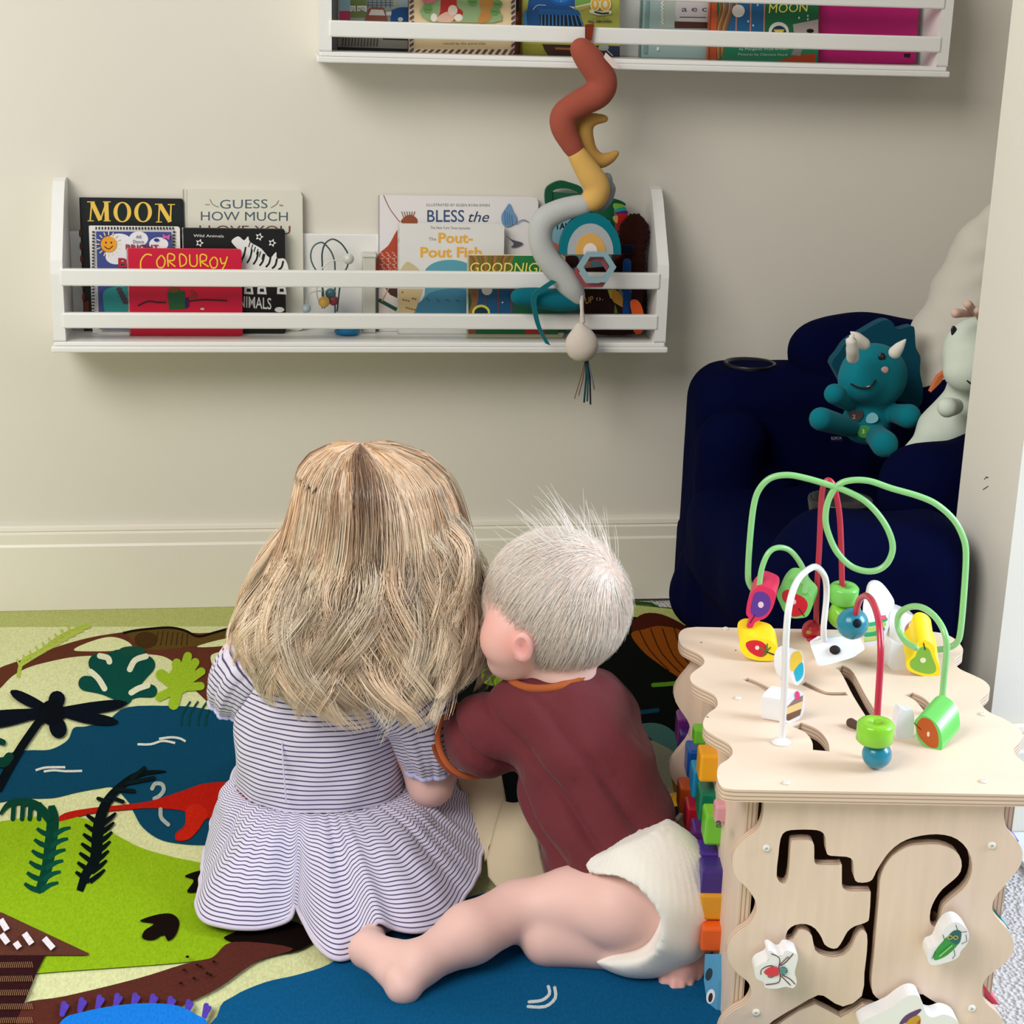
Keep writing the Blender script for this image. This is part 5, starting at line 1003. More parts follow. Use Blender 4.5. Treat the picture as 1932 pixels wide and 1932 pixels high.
block('white_block', [(385, 1010), (440, 945), (475, 940), (512, 980), (508, 1080), (470, 1140), (390, 1168), (376, 1100)], (445, 1060), G(1490, 1362, TZ)[1], (.25, -1, .1), (-.022, .012, .0), wt, a_cake)
block('white_block', [(1175, 1078), (1225, 1080), (1278, 1092), (1270, 1290), (1210, 1285), (1152, 1262)], (1215, 1180), G(1707, 1390, TZ)[1], (0, -1, .3), (0, .012, .0), wt)
for a, b in (((838, 1165), (900, 1195)),): M().tube([G(*z4([a])[0], TZ+.004), G(*z4([b])[0], TZ+.004)], [.005, .004], (84, 60, 50), 10).build('peg', 'wood', cube)
# insect sliders on the maze panel
def slider(pts, art, th=.020, ex=.006):
    pl2 = Plane(Q(0, .014, 0)-uy*(th+ex), -uy); m = M(); m.prism([[pl2.at(*q) for q in smooth_loop(z3(pts), 3)]], uy*th, (238, 238, 240)); art(Draw(m, pl2, .00015)); sl = m.build('insect_slider', 'lacquer', cube, bevel=.0025)
    c = np.mean([pl2.at(*q) for q in z3(pts)], 0); M().tube([c+uy*th*.9, c+uy*(th+ex+.03)], .004, (150, 110, 80), 10).build('slider_peg', 'wood', sl)
def a_spider(d):
    for q in ([(600, 1070), (560, 1040), (510, 1060), (505, 1090)], [(600, 1060), (605, 1000), (560, 975)], [(610, 1040), (640, 1020), (680, 975)], [(610, 1080), (600, 1130), (530, 1142)], [(620, 1090), (660, 1110), (690, 1140)], [(610, 1090), (640, 1120), (665, 1145)], [(600, 1040), (640, 1000), (655, 990)], [(600, 1080), (560, 1100), (540, 1095)]): d.stroke(z3(q), 1.8, (96, 20, 40))
    d.poly(z3([(520, 1070), (560, 1042), (600, 1050), (602, 1085), (570, 1095), (540, 1090)]), (214, 34, 66), 3); d.ell(*z3([(624, 1064)])[0], 8.5, 7.5, (30, 110, 120))
    for i in range(3): d.stroke(z3([(608, 1052+i*10), (640, 1056+i*10)]), 1, (180, 210, 200), 0)
slider([(540, 970), (560, 960), (610, 990), (640, 960), (670, 965), (705, 985), (700, 1030), (688, 1080), (700, 1130), (680, 1162), (640, 1155), (590, 1165), (530, 1160), (520, 1130), (480, 1110), (472, 1070), (490, 1040), (545, 1010)], a_spider)
def a_beetle(d):
    d.poly(z3([(1440, 1000), (1450, 960), (1490, 910), (1525, 880), (1580, 900), (1570, 930), (1520, 980), (1460, 1010)]), (40, 150, 60), 3); d.poly(z3([(1520, 890), (1550, 850), (1590, 855), (1585, 910), (1560, 925)]), (16, 96, 88), 3)
    for x in (1530, 1560): d.ell(*z3([(x, 886)])[0], 5, 4, (200, 190, 90)); d.ell(*z3([(x, 886)])[0], 3.4, 2.4, (16, 90, 80))
    for q in ([(1500, 900), (1490, 870)], [(1450, 960), (1430, 1000)], [(1590, 920), (1620, 905), (1615, 870)], [(1550, 950), (1555, 980), (1540, 1000)], [(1570, 850), (1560, 815)], [(1585, 855), (1620, 850)]): d.stroke(z3(q), 1.3, (40, 40, 40), 0)
    d.stroke(z3([(1470, 985), (1540, 925)]), 2, (170, 220, 110), 0)
slider([(1530, 815), (1580, 808), (1632, 860), (1625, 920), (1590, 960), (1570, 1000), (1490, 1030), (1430, 1037), (1408, 1000), (1420, 950), (1460, 930), (1490, 860)], a_beetle)
def a_bug(d):
    d.poly(z3([(1255, 1360), (1290, 1310), (1365, 1275), (1370, 1290), (1310, 1340)]), (84, 40, 110), 3); d.poly(z3([(1280, 1380), (1310, 1330), (1360, 1310), (1370, 1350), (1330, 1400)]), (196, 150, 30), 3); d.poly(z3([(1350, 1350), (1368, 1330), (1370, 1370)]), (180, 60, 40))
slider([(1200, 1275), (1260, 1230), (1320, 1200), (1370, 1215), (1400, 1300), (1440, 1320), (1500, 1305), (1560, 1330), (1585, 1380), (1560, 1440), (1400, 1460), (1200, 1450), (1100, 1440), (1040, 1370), (1080, 1330)], a_bug, ex=.004)
# spinning letter blocks along the left side
def rows():
    def blk(x, y, z, c, s=.030, txt=None):
        p = G(x, y, z); a = .5*s; fr = lambda u, v, w: p+ux*u+uy*v+uz*w
        m = M(); m.box((-a, -a*.95, -a), (a, a*.95, a), c, fr=fr)
        if txt:
            d = Draw(m, Plane(fr(-a-.0002, 0, 0), -ux), .0001); d.text(txt, x-6, y+7, x+5, y+7, 14, (20, 40, 20), .03)
        m.build('letter_block', 'plastic', cube, bevel=.003)
    for i, c in enumerate(((16, 90, 64), (120, 40, 130), (70, 36, 120), (12, 74, 150), (20, 130, 176), (12, 110, 80), (110, 190, 50))):
        pts = [(1330, 1345), (1303, 1372), (1308, 1400), (1322, 1432), (1332, 1470), (1345, 1512), (1357, 1555)][i]; blk(pts[0], pts[1], [.20, .17, .16, .17, .17, .17, .17][i], c, .034 if i else .036, 'a' if i == 6 else None)
    for i, c in enumerate(((214, 160, 40), (200, 84, 30), (176, 26, 44), (90, 34, 110), (76, 46, 140), (60, 36, 120))):
        pts = [(1296, 1462), (1306, 1500), (1320, 1538), (1332, 1580), (1343, 1622), (1350, 1655)][i]; blk(pts[0], pts[1], .125, c, .033)
    for x, y, z, c, s in ((1345, 1440, .215, (230, 160, 24), .032), (1362, 1440, .205, (206, 84, 24), .026), (1324, 1385, .205, (100, 180, 40), .020), (1345, 1700, .10, (214, 150, 34), .030), (1346, 1762, .07, (226, 96, 30), .028), (1365, 1530, .20, (210, 150, 160), .02)): blk(x, y, z, c, s)
rows()
def art_soft(d):
    d.ell(1341, 1880, 8, 14, (226, 232, 236), 10); d.ell(1341, 1882, 4, 9, (50, 24, 20), 10); d.ell(1338, 1838, 6, 12, (30, 50, 60), 15)
pl = Plane(G(1342, 1905, 0.004), (-1, -.45, .15)); m = M(); m.prism([[pl.at(*q) for q in ((1330, 1800), (1348, 1800), (1356, 1850), (1352, 1912), (1334, 1890), (1328, 1850))]], ux*.010, (80, 150, 190)); art_soft(Draw(m, pl, .0002)); tag(m.build('cloth_book', 'fabric', bevel=.001), 'light blue cloth book with printed eyes squeezed against the cube', 'book')
m = M(); pl = Plane(G(1290, 1560, .05), (-.5, -1, .5)); m.prism([[pl.at(*q) for q in ((1278, 1530), (1306, 1525), (1322, 1600), (1335, 1640), (1310, 1640), (1292, 1590))]], (.02, .02, 0), (26, 58, 90)); d = Draw(m, pl, .0002); d.stroke([(1284, 1546), (1296, 1538), (1308, 1542), (1298, 1550)], 3.4, (150, 170, 186)); d.ell(1308, 1580, 9, 5, (20, 30, 40), 60)
tag(m.build('cloth_book', 'fabric', bevel=.001), 'dark blue cloth book with a white ring mark behind the diaper', 'book')
#--GIRL
# ================================================================ the girl
SK = (238, 196, 186)
def finger_set(base, dirv, up, side, s, pr):
    """palm with four fingers and a thumb, lightly curled; s = palm half width"""
    d = np.array(dirv, float); d /= np.linalg.norm(d); sd = np.array(side, float); sd -= d*(sd@d); sd /= np.linalg.norm(sd); n = np.cross(d, sd); b = np.array(base)
    pr.append(('c', b+d*s*.3, s*.55, b+d*s*1.5+sd*s*.45, s*.42)); pr.append(('c', b+d*s*.3, s*.55, b+d*s*1.5-sd*s*.45, s*.42))
    for i, (o, l) in enumerate(((.62, 1.35), (.22, 1.6), (-.2, 1.5), (-.6, 1.15))):
        p0 = b+d*s*1.6+sd*s*o; p1 = p0+d*s*l*.5-n*s*.12; p2 = p1+d*s*l*.32-n*s*.3; p3 = p2+d*s*l*.15-n*s*.36
        pr += [('c', p0, s*.24, p1, s*.22, .002), ('c', p1, s*.22, p2, s*.20, .002), ('c', p2, s*.20, p3, s*.17, .002)]
    t0 = b+d*s*.5+sd*s*.6; t1 = t0+d*s*.5+sd*s*.5-n*s*.2; t2 = t1+d*s*.55-n*s*.2; pr += [('c', t0, s*.3, t1, s*.26, .003), ('c', t1, s*.26, t2, s*.2, .003)]
def face(pr, c, R, fd, ud, ld):
    """adds brow, nose, lips, cheeks, ears to the head field; R = head radius"""
    c = np.array(c); f, u, l = fd, ud, ld
    pr += [('e', c+f*R*.92-u*R*.12, (R*.14, R*.14, R*.16), None), ('e', c+f*R*.86-u*R*.5, (R*.2, R*.12, R*.1), None), ('e', c+f*R*.55-u*R*.42+l*R*.42, (R*.36, R*.36, R*.34), None), ('e', c+f*R*.55-u*R*.42-l*R*.42, (R*.36, R*.36, R*.34), None), ('e', c+f*R*.66-u*R*.78, (R*.24, R*.2, R*.2), None)]
    for sgn in (1, -1): pr.append(('-', c+f*R*.95+u*R*.08+l*sgn*R*.34, (R*.13, R*.13, R*.1), None))
def girl():
    t = thing('person', 'toddler girl in a striped dress sitting with her back to us, long blonde hair', 'person', (.09, 1.86, 0))
    hc = P(706, 1000, 1.87); R = .083; fd = np.array([.12, .97, -.22]); fd /= np.linalg.norm(fd); ld = np.cross(fd, [0, 0, 1.]); ld = -ld/np.linalg.norm(ld); ud = np.cross(fd, ld); ud = ud if ud[2] > 0 else -ud
    pr = [('e', hc, (.079, .088, .092), None), ('e', hc+np.array([0, .01, -.03]), (.066, .07, .07), None)]; face(pr, hc, .085, fd, ud, ld)
    for s in (1, -1): pr.append(('e', hc+ld*s*.08-ud*.015, (.012, .016, .024), None))
    nk = P(655, 1225, 1.88); wa = P(608, 1465, 1.86); ch = P(612, 1330, 1.875); pel = np.array([.065, 1.87, .075])
    pr += [('c', hc-np.array([0, 0, .05]), .042, nk, .038), ('c', nk, .04, ch, .055), ('e', ch, (.082, .058, .055), None), ('c', ch, .06, wa, .066), ('c', wa, .066, pel, .066)]
    shR = P(748, 1300, 1.85); elR = P(812, 1478, 1.83); haR = P(850, 1440, 2.0)
    shL = P(470, 1255, 1.88); elL = P(505, 1350, 1.97); haL = np.array([.05, 2.10, .13])
    pr += [('c', ch, .05, shR, .036), ('c', shR, .034, elR, .0255), ('c', elR, .026, haR, .018), ('c', ch, .05, shL, .036), ('c', shL, .034, elL, .025), ('c', elL, .025, haL, .018)]
    finger_set(haR, (-.2, .8, -.3), None, (1, 0, 0), .019, pr); finger_set(haL, (.5, .8, -.3), None, (-1, .5, 0), .019, pr)
    for sx in (1, -1):   # folded legs
        hip = pel+np.array([sx*.04, .01, -.02]); kn = pel+np.array([sx*.085, .15, -.040]); an = pel+np.array([-sx*.02, .22, -.05]); pr += [('c', hip, .048, kn, .031), ('c', kn, .030, an, .022), ('c', an, .022, an+np.array([-sx*.06, .02, -.004]), .017)]
        for i in range(5): b = an+np.array([-sx*.065, .008+.009*i, -.004]); pr.append(('c', b, .008, b+np.array([-sx*.014, .002, -.002]), .0058, .002))
    soft('body', pr, SK, 'skin', t, .0036, .012)
    for s in (1, -1): M().ball(hc+fd*.0775+ud*.007+ld*s*.029, .0095, (236, 232, 230)).ball(hc+fd*.084+ud*.007+ld*s*.029, .0042, (50, 80, 110)).build('eye', 'lacquer', t)
    M().ball(hc+fd*.0795-ud*.043, (.016, .005, .004), (200, 110, 110), 16, 8).build('mouth', 'skin', t)
    # dress: bodice, sleeves and gathered skirt, stripes follow the cloth
    n = 96; th = np.linspace(0, 2*math.pi, n+1)[:-1]
    def ring(c, a, b, tilt=0.): return [np.array([c[0]+a*math.cos(x), c[1]+b*math.sin(x), c[2]+tilt*math.cos(x)]) for x in th]
    prof = [(P(606, 1478, 1.86), .1000, .078, -.002), (P(602, 1440, 1.86), .0995, .077, -.002), (P(598, 1390, 1.862), .0975, .075, -.003), (P(600, 1340, 1.865), .0955, .072, -.004), (P(606, 1300, 1.868), .094, .069, -.005), (P(614, 1265, 1.87), .088, .064, -.006), (P(622, 1240, 1.872), .070, .055, -.006), (P(632, 1226, 1.875), .052, .046, -.005)]
    pr_i = smooth_loop([np.array([*c, a, b, q]) for c, a, b, q in prof], 4, False); rg = []; sv = []; acc = 0; last = None
    for k, p in enumerate(pr_i):
        r_ = ring(p[:3], p[3], p[4], p[5]); 
        for j, x in enumerate(th): r_[j] = r_[j]+np.array([math.cos(x), math.sin(x), 0])*(.0012*math.sin(5*x+p[2]*60)+.0008*math.sin(11*x-p[2]*90))
        if last is not None: acc += np.linalg.norm(p[:3]-last)
        last = p[:3]; rg.append(r_); sv += [acc]*n
    dress = M().rings(rg, WHT, cap=False, sv=sv).build('dress', 'striped_cotton', t)
    m = M(); m.tube(smooth_loop([P(532, 1395, 1.80), P(534, 1440, 1.785), P(540, 1512, 1.7775)], 4, False), .0009, (206, 206, 232), 6); m.build('back_seam', 'fabric', dress)
    # skirt
    w0 = ring(P(606, 1476, 1.86), .100, .078, -.002)
    hem = [G(915, 1585, .030), G(905, 1500, .05), np.array([.30, 2.10, .05]), np.array([.20, 2.17, .04]), np.array([.07, 2.15, .04]), np.array([-.03, 2.08, .04]), np.array([-.075, 1.95, .028]), np.array([-.092, 1.82, .014]), G(374, 1706, .015), G(388, 1738, .014), G(440, 1752, .014), G(500, 1750, .012), G(545, 1735, .016), G(557, 1708, .026), G(572, 1735, .016), G(600, 1785, .014), G(640, 1812, .014), G(682, 1795, .014), G(704, 1750, .030), G(716, 1738, .038), G(745, 1752, .026), G(790, 1757, .024), G(845, 1740, .022), G(885, 1680, .026)]
    hs = smooth_loop(hem, 12); ctr = P(606, 1500, 1.86); ha = np.unwrap([math.atan2(p[1]-ctr[1], p[0]-ctr[0]) for p in hs]); NS = 360
    # resample along the hem, matching waist angle smoothly
    L = np.array(hs); seg = np.r_[0, np.cumsum(np.linalg.norm(np.diff(np.vstack([L, L[:1]]), axis=0), axis=1))]; tt = np.linspace(0, seg[-1], NS+1)[:-1]; Lc = np.vstack([L, L[:1]]); H = np.stack([np.interp(tt, seg, Lc[:, i]) for i in range(3)], 1)
    an = np.array([math.atan2((p[1]-ctr[1])/.078, (p[0]-ctr[0])/.1) for p in H]); an = np.unwrap(an); an = an[0]+(an-an[0])
    uni = an[0]+np.linspace(0, 2*math.pi, NS+1)[:-1]; an = .6*an+.4*uni
    rg = []; sv = []; K = 44
    rnd = rng.random(60)
    for k in range(K+1):
        s = k/K; row = []
        for j in range(NS):
            a = an[j]; w = np.array([ctr[0]+.1*math.cos(a), ctr[1]+.078*math.sin(a), ctr[2]+.014-.002*math.cos(a)])
            h = H[j]; e = s**.85; p = w*(1-e)+h*e; p[2] = w[2]+(h[2]-w[2])*(s**1.25)
            out = np.array([math.cos(a), math.sin(a), .25]); g = sum(math.sin(a*f+ph)*am for f, ph, am in ((31, 1., .9), (19, 2.2, 1.), (47, .3, .55), (9, .8, .8)))
            fold = .0026*g*(math.sin(min(s*3.2, 1.57)))*(1-.75*s)+.0075*math.sin(a*6+1+s)*s*(1-s)*3+.0045*math.sin(a*11+2.5*s)*s*(1-.6*s)
            gather = .0028*math.sin(a*50+math.sin(a*9)*2)*math.exp(-s*3.4)
            p = p+out*(fold+gather+.004*math.sin(math.pi*min(1, s*2.2))); p[2] = max(p[2], .006); row.append(p)
        rg.append(row)
    ln = .175
    R_ = np.array(rg); cum = np.zeros((K+1, NS)); cum[1:] = np.cumsum(np.linalg.norm(np.diff(R_, axis=0), axis=2), axis=0); mean = cum[-1].mean()
    # stripes stay level with the hem in number but follow real cloth length
    for k in range(K+1): sv += list((.5*cum[k]/np.maximum(cum[-1], 1e-6)*mean+.5*cum[k]/np.maximum(cum[-1], 1e-6)*mean)*1.06)
    o = M().rings(rg, WHT, cap=False, sv=sv).build('skirt', 'striped_cotton', dress)
    so = o.modifiers.new('thick', 'SOLIDIFY'); so.thickness = .0012
    hb = [p+np.array([0, 0, .0005]) for p in R_[-1]]; m = M(); m.tube([tuple(p) for p in hb], .0028, (214, 204, 222), 8, False, closed=True); m.build('hem', 'fabric', dress)
    # sleeves
    def sleeve(pts, rs, cuffr):
        q = smooth_loop([np.array([*p, r]) for p, r in zip(pts, rs)], 5, False); rgs = []; sv = []; acc = 0
        a = None; last = None
        for i, p in enumerate(q):
            tg = (q[min(i+1, len(q)-1)]-q[max(i-1, 0)])[:3]; tg /= np.linalg.norm(tg); a = np.cross(tg, [0, 1., .2]) if a is None else a-tg*(a@tg); a /= np.linalg.norm(a); b = np.cross(tg, a); r = p[3]; e = i/(len(q)-1)
            if last is not None: acc += np.linalg.norm(p[:3]-last)
            last = p[:3]
            row = [p[:3]+(a*math.cos(x)+b*math.sin(x))*(r*(1+.05*math.sin(x*9+i*.2)*(.3+e)+.035*math.sin(x*23)*(e**2+.2*(1-e)))) for x in th]; rgs.append(row); sv += [acc*1.15]*n
        M().rings(rgs, WHT, cap=True, sv=sv).build('sleeve', 'striped_cotton', dress)
        m = M(); m.tube([tuple(p) for p in rgs[-2]], .003, (196, 196, 236), 8, False, closed=True); m.build('sleeve_cuff', 'fabric', dress)
    sleeve([P(712, 1290, 1.852), P(752, 1305, 1.832), P(794, 1352, 1.82), P(808, 1405, 1.82), P(812, 1446, 1.825)], [.036, .046, .0445, .039, .0285], 0)
    sleeve([P(500, 1245, 1.872), P(468, 1262, 1.872), P(446, 1296, 1.88), P(440, 1322, 1.895)], [.036, .038, .034, .027], 0)
    # hair volume and strands
    ringsd = [(841, 677, 683), (847, 622, 750), (866, 590, 804), (897, 568, 840), (940, 560, 858), (1000, 546, 876), (1070, 522, 886), (1140, 498, 896), (1190, 486, 902), (1225, 496, 903), (1255, 512, 898), (1285, 535, 888)]
    RG = []
    for y, a, b in ringsd:
        c = P((a+b)/2, y, 1.865); hw = RP((b-a)/2, c); RG.append(np.array([c[0], c[1]-.004*(y > 1200), c[2], hw, min(hw, .094+.016*max(0, (y-1000))/350)]))
    RG = np.array(RG); NR = len(RG)
    def prof_at(s):
        x = np.clip(s, 0, 1.2)*(NR-1); i = np.minimum(x.astype(int), NR-2); f = (x-i)[..., None]; return RG[i]*(1-f)+RG[i+1]*f
    rgs = []
    for s in np.linspace(.03, .86, 30):
        q = prof_at(np.array(s)); row = []
        for x in np.linspace(0, 2*math.pi, 61)[:-1]:
            fr = max(0., math.sin(x)); f = .95 if s < .3 else .95-.0*fr; b = q[4]*(f-(.35*fr**2 if s > .34 else 0)); row.append(np.array([q[0]+q[3]*.93*math.cos(x), q[1]+b*math.sin(x), q[2]-.003]))
        rgs.append(row)
    M().rings(rgs, (206, 166, 130)).build('hair_mass', 'silk_hair', t)
    strands(t, prof_at)
def strand_mesh(name, PT, rad_, colr, parent):
    """PT (n,k,3) strand points, rad_ (n,k), colr (n,k,3) linear colours -> one mesh of thin three sided tubes"""
    n, k, _ = PT.shape; T = np.gradient(PT, axis=1); T /= np.linalg.norm(T, axis=2)[..., None]+1e-9; ref = np.array([.31, .2, .93]); A = np.cross(T, ref); A /= np.linalg.norm(A, axis=2)[..., None]+1e-9; B = np.cross(T, A)
    V = np.stack([PT+(A*math.cos(x)+B*math.sin(x))*rad_[..., None] for x in (0, 2.094, 4.189)], 2).reshape(-1, 3); C = np.repeat(colr.reshape(-1, 3), 3, axis=0); C = np.c_[C, np.ones(len(C))]
    i = np.arange(n)[:, None, None]; j = np.arange(k-1)[None, :, None]; s = np.arange(3)[None, None, :]; b = (i*k+j)*3; Q4 = np.stack([b+s, b+(s+1) % 3, b+3+(s+1) % 3, b+3+s], -1).reshape(-1, 4)
    return raw(name, V, Q4, (0, 0, 0), 'silk_hair', parent, vcol=C)
HL = np.array(lin((255, 238, 212))[:3])*1.05; HM = np.array(lin((250, 200, 150))[:3]); HD = np.array(lin((118, 84, 66))[:3])
def strands(t, prof_at):
    NC, PS, K = 300, 34, 34; P_, Rr, Cc = [], [], []
    for c in range(NC):
        phi = -math.pi/2+rng.normal(0, 1.15)
        phi = (phi+math.pi) % (2*math.pi)-math.pi
        if 0 < phi < math.pi and abs(phi-math.pi/2) < .75: phi = -phi
        s0 = rng.random()**1.5*.20; s1 = .70+.30*rng.random(); lay = 1.0+.04*rng.random()-.05*(rng.random() < .3); tone = rng.random()
        dph = rng.normal(0, .12); amp = .003+.006*rng.random(); fq = 1.6+1.6*rng.random(); ph = rng.random()*6.28; curl = .008+.018*rng.random(); cw = rng.choice([-1, 1]); cf = .6+.8*rng.random(); stray = rng.random() < .12
        if math.sin(phi) < -.25: s1 -= .15*math.exp(-((math.cos(phi)-.66)/.24)**2)
        if stray: lay += .05; s1 += .08
        W0 = .12+.08*rng.random()
        for p in range(PS if not stray else 8):
            u = np.linspace(0, 1, K); s = s0+(s1+rng.normal(0, .012)-s0)*u; q = prof_at(s); g = rng.normal(0, 1); wd = W0*(1-.55*u)*g; a = phi+dph*u+wd*.6*np.minimum(1, .4+u*2)
            lr = lay+rng.normal(0, .010)*(1-.5*u); wv = amp*np.sin(u*fq*3+ph+.15*g)*u; e = np.clip((u-.55)/.45, 0, 1); th = cw*(e*cf*5)+ph*0+.12*g
            ce = curl*e*(2-e)
            x = q[:, 0]+(q[:, 3]*lr+wv+ce*(1-np.cos(th))*.7)*np.cos(a)-ce*np.sin(th)*np.sin(a); y = q[:, 1]+(q[:, 4]*lr+wv+ce*(1-np.cos(th))*.7)*np.sin(a)+ce*np.sin(th)*np.cos(a)
            z = q[:, 2]+ce*np.sin(th*cw)*.35-np.clip(s-1, 0, 1)*.06+.003*(1-u)*rng.random()
            pt = np.stack([x, y, z], 1)+rng.normal(0, .0005, 3); P_.append(pt); Rr.append((.00037+.00018*rng.random())*np.where(u > .6, 1-(u-.6)*1.7, 1.))
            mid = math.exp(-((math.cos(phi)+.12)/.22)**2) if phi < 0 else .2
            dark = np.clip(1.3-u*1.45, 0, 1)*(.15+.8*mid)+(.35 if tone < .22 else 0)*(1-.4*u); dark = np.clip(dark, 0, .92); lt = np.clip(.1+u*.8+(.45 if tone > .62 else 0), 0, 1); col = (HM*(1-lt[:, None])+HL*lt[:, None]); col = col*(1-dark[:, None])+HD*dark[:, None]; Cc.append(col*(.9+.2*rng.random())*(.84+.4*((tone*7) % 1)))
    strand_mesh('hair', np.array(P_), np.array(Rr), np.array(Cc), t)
girl()
#--BABY
# ================================================================ the baby
def baby():
    t = thing('person', 'baby with white blond hair in a maroon tee and diaper, leaning on the girl', 'person', (.38, 1.62, 0))
    sk = (238, 196, 186)
    hc = P(1053, 1134, 1.77); fd = np.array([-.86, .30, -.30]); fd /= np.linalg.norm(fd); ud = np.array([.10, .10, .98]); ud -= fd*(ud@fd); ud /= np.linalg.norm(ud); ld = np.cross(ud, fd); FR = np.array([fd, ld, ud])
    if ld[1] > 0: ld = -ld
    pr = [('e', hc, (.079, .069, .076), FR)]
    fc = P(985, 1168, 1.775)
    pr += [('e', fc, (.040, .052, .056), FR), ('e', P(965, 1205, 1.745), (.036, .030, .034), FR), ('e', P(975, 1240, 1.765), (.034, .036, .026), FR), ('e', fc+fd*.042-ud*.004, (.009, .009, .009), FR), ('e', fc+fd*.036-ud*.03, (.010, .014, .007), FR)]
    pr += [('-', fc+fd*.046+ud*.014+ld*s*.02, (.008, .009, .007), FR) for s in (1, -1)]
    ear = P(985, 1222, 1.705); ef = np.array([[.93, .25, .15], [-.25, .95, 0], [-.15, -.05, .98]])
    pr += [('e', ear, (.0125, .006, .019), ef), ('-', ear+np.array([-.002, -.006, .002]), (.007, .0055, .012), ef, .002)]
    nk = P(1052, 1285, 1.76); up = P(1062, 1350, 1.755); mid = P(1105, 1470, 1.70); low = P(1165, 1600, 1.66); hip = G(1215, 1690, .075)
    pr += [('c', hc-ud*.045+np.array([.0, 0, 0]), .040, nk, .038), ('c', nk, .04, up, .055), ('e', up, (.066, .044, .040), None), ('c', up, .050, mid, .056), ('c', mid, .056, low, .058), ('c', low, .058, hip, .058)]
    shL = P(935, 1375, 1.755); haL = P(850, 1400, 1.94); elL = P(878, 1385, 1.83)
    pr += [('c', up, .038, shL, .029), ('c', shL, .028, elL, .024), ('c', elL, .025, haL, .018)]
    shR = P(1130, 1345, 1.80); elR = P(1120, 1400, 1.90); haR = P(1040, 1400, 1.98); pr += [('c', up, .045, shR, .036), ('c', shR, .033, elR, .025), ('c', elR, .024, haR, .017)]
    finger_set(haL, (-.3, .8, -.2), None, (1, 0, 0), .016, pr); finger_set(haR, (-.6, .6, -.3), None, (1, .5, 0), .016, pr)
    # left leg stretched out, foot turned in under the skirt
    th0 = G(1168, 1714, .072); kn = G(978, 1716, .052); cf = G(885, 1762, .044); an = G(792, 1818, .030); hl = G(762, 1862, .0175); ba = G(695, 1792, .020); to = G(706, 1752, .018)
    pr += [('c', hip, .05, th0, .044), ('c', th0, .043, G(1090, 1706, .062), .041), ('c', G(1090, 1706, .062), .041, kn, .0305), ('c', kn, .0305, cf, .0315), ('c', cf, .0315, an, .021), ('c', an, .021, hl, .0165), ('c', an, .021, ba, .0175), ('c', hl, .016, ba, .0165), ('c', ba, .018, to, .013)]
    pr.append(('e', G(748, 1838, .030), (.008, .008, .007), None))
    for i in range(5): b = to+np.array([-.012+.007*i, .004, .0]); pr.append(('c', b, .0068, b+np.array([-.004, .016-.002*i, -.001]), .0055-.0004*i, .0015))
    # right leg folded under, knee by the thigh and toes at the right
    kn2 = G(1035, 1772, .028); an2 = G(1250, 1800, .026); pr += [('c', hip+np.array([.02, 0, -.02]), .046, kn2, .028), ('c', kn2, .027, an2, .022), ('c', an2, .022, G(1305, 1790, .026), .022), ('c', G(1300, 1770, .032), .018, G(1285, 1830, .016), .016)]
    for i, (x, y, r) in enumerate(((1252, 1856, .0062), (1270, 1866, .0046), (1286, 1866, .0044), (1302, 1861, .0042), (1317, 1850, .0040))):
        pr.append(('c', G(x+4, y-30, .015), .007, G(x, y-2, .007), r, .001))
    pr.append(('c', G(1268, 1825, .016), .012, G(1308, 1815, .017), .012))
    def cf_(V, c):
        d = np.linalg.norm(V-ear, axis=1); w = np.exp(-(d/.022)**2)[:, None]; c[:, :3] = c[:, :3]*(1-w*.5)+np.array(lin((232, 120, 110))[:3])*w*.5
        d = np.linalg.norm(V-P(925, 1195, 1.74), axis=1); w = np.exp(-(d/.03)**2)[:, None]; c[:, :3] = c[:, :3]*(1-w*.35)+np.array(lin((226, 130, 120))[:3])*w*.35
        d = np.linalg.norm(V-G(1285, 1845, .01), axis=1); w = np.exp(-(d/.05)**4)[:, None]; c[:, :3] = c[:, :3]*(1-w*.35)+np.array(lin((190, 90, 90))[:3])*w*.35
        return c
    soft('body', pr, sk, 'skin', t, .0032, .011, colf=cf_)
    for s in (1, -1): M().ball(fc+fd*.0265+ud*.014+ld*s*.02, .007, (236, 232, 230)).ball(fc+fd*.0315+ud*.014+ld*s*.02, .0033, (70, 110, 150)).build('eye', 'lacquer', t)
    M().ball(fc+fd*.044-ud*.028, (.004, .010, .003), (206, 110, 110), 14, 8, FR).build('mouth', 'skin', t)
    # tee shirt
    mr = (104, 42, 48)
    tp = [('c', P(1050, 1318, 1.76), .045, P(1075, 1350, 1.755), .055), ('e', up, (.084, .060, .050), None), ('c', P(1070, 1360, 1.75), .066, P(1105, 1450, 1.71), .0735), ('c', P(1105, 1450, 1.71), .0735, P(1140, 1560, 1.675), .074), ('c', P(1140, 1560, 1.675), .075, P(1185, 1700, 1.63), .078), ('c', P(1130, 1345, 1.785), .045, P(1125, 1380, 1.86), .040),
          ('c', P(1000, 1355, 1.75), .048, P(918, 1385, 1.765), .0415), ('c', P(918, 1385, 1.765), .0415, P(888, 1395, 1.80), .040)]
    hemp = P(1150, 1612, 1.60); hemn = P(1165, 1640, 1.65)-P(1105, 1450, 1.71); hemn = hemn/np.linalg.norm(hemn)
    hemn = hemn+np.array([.25, 0, -.35]); hemn /= np.linalg.norm(hemn)
    ax = np.array([.55, -.2, -.8]); ax /= np.linalg.norm(ax); fo = np.array([-.52, .1, -.85])
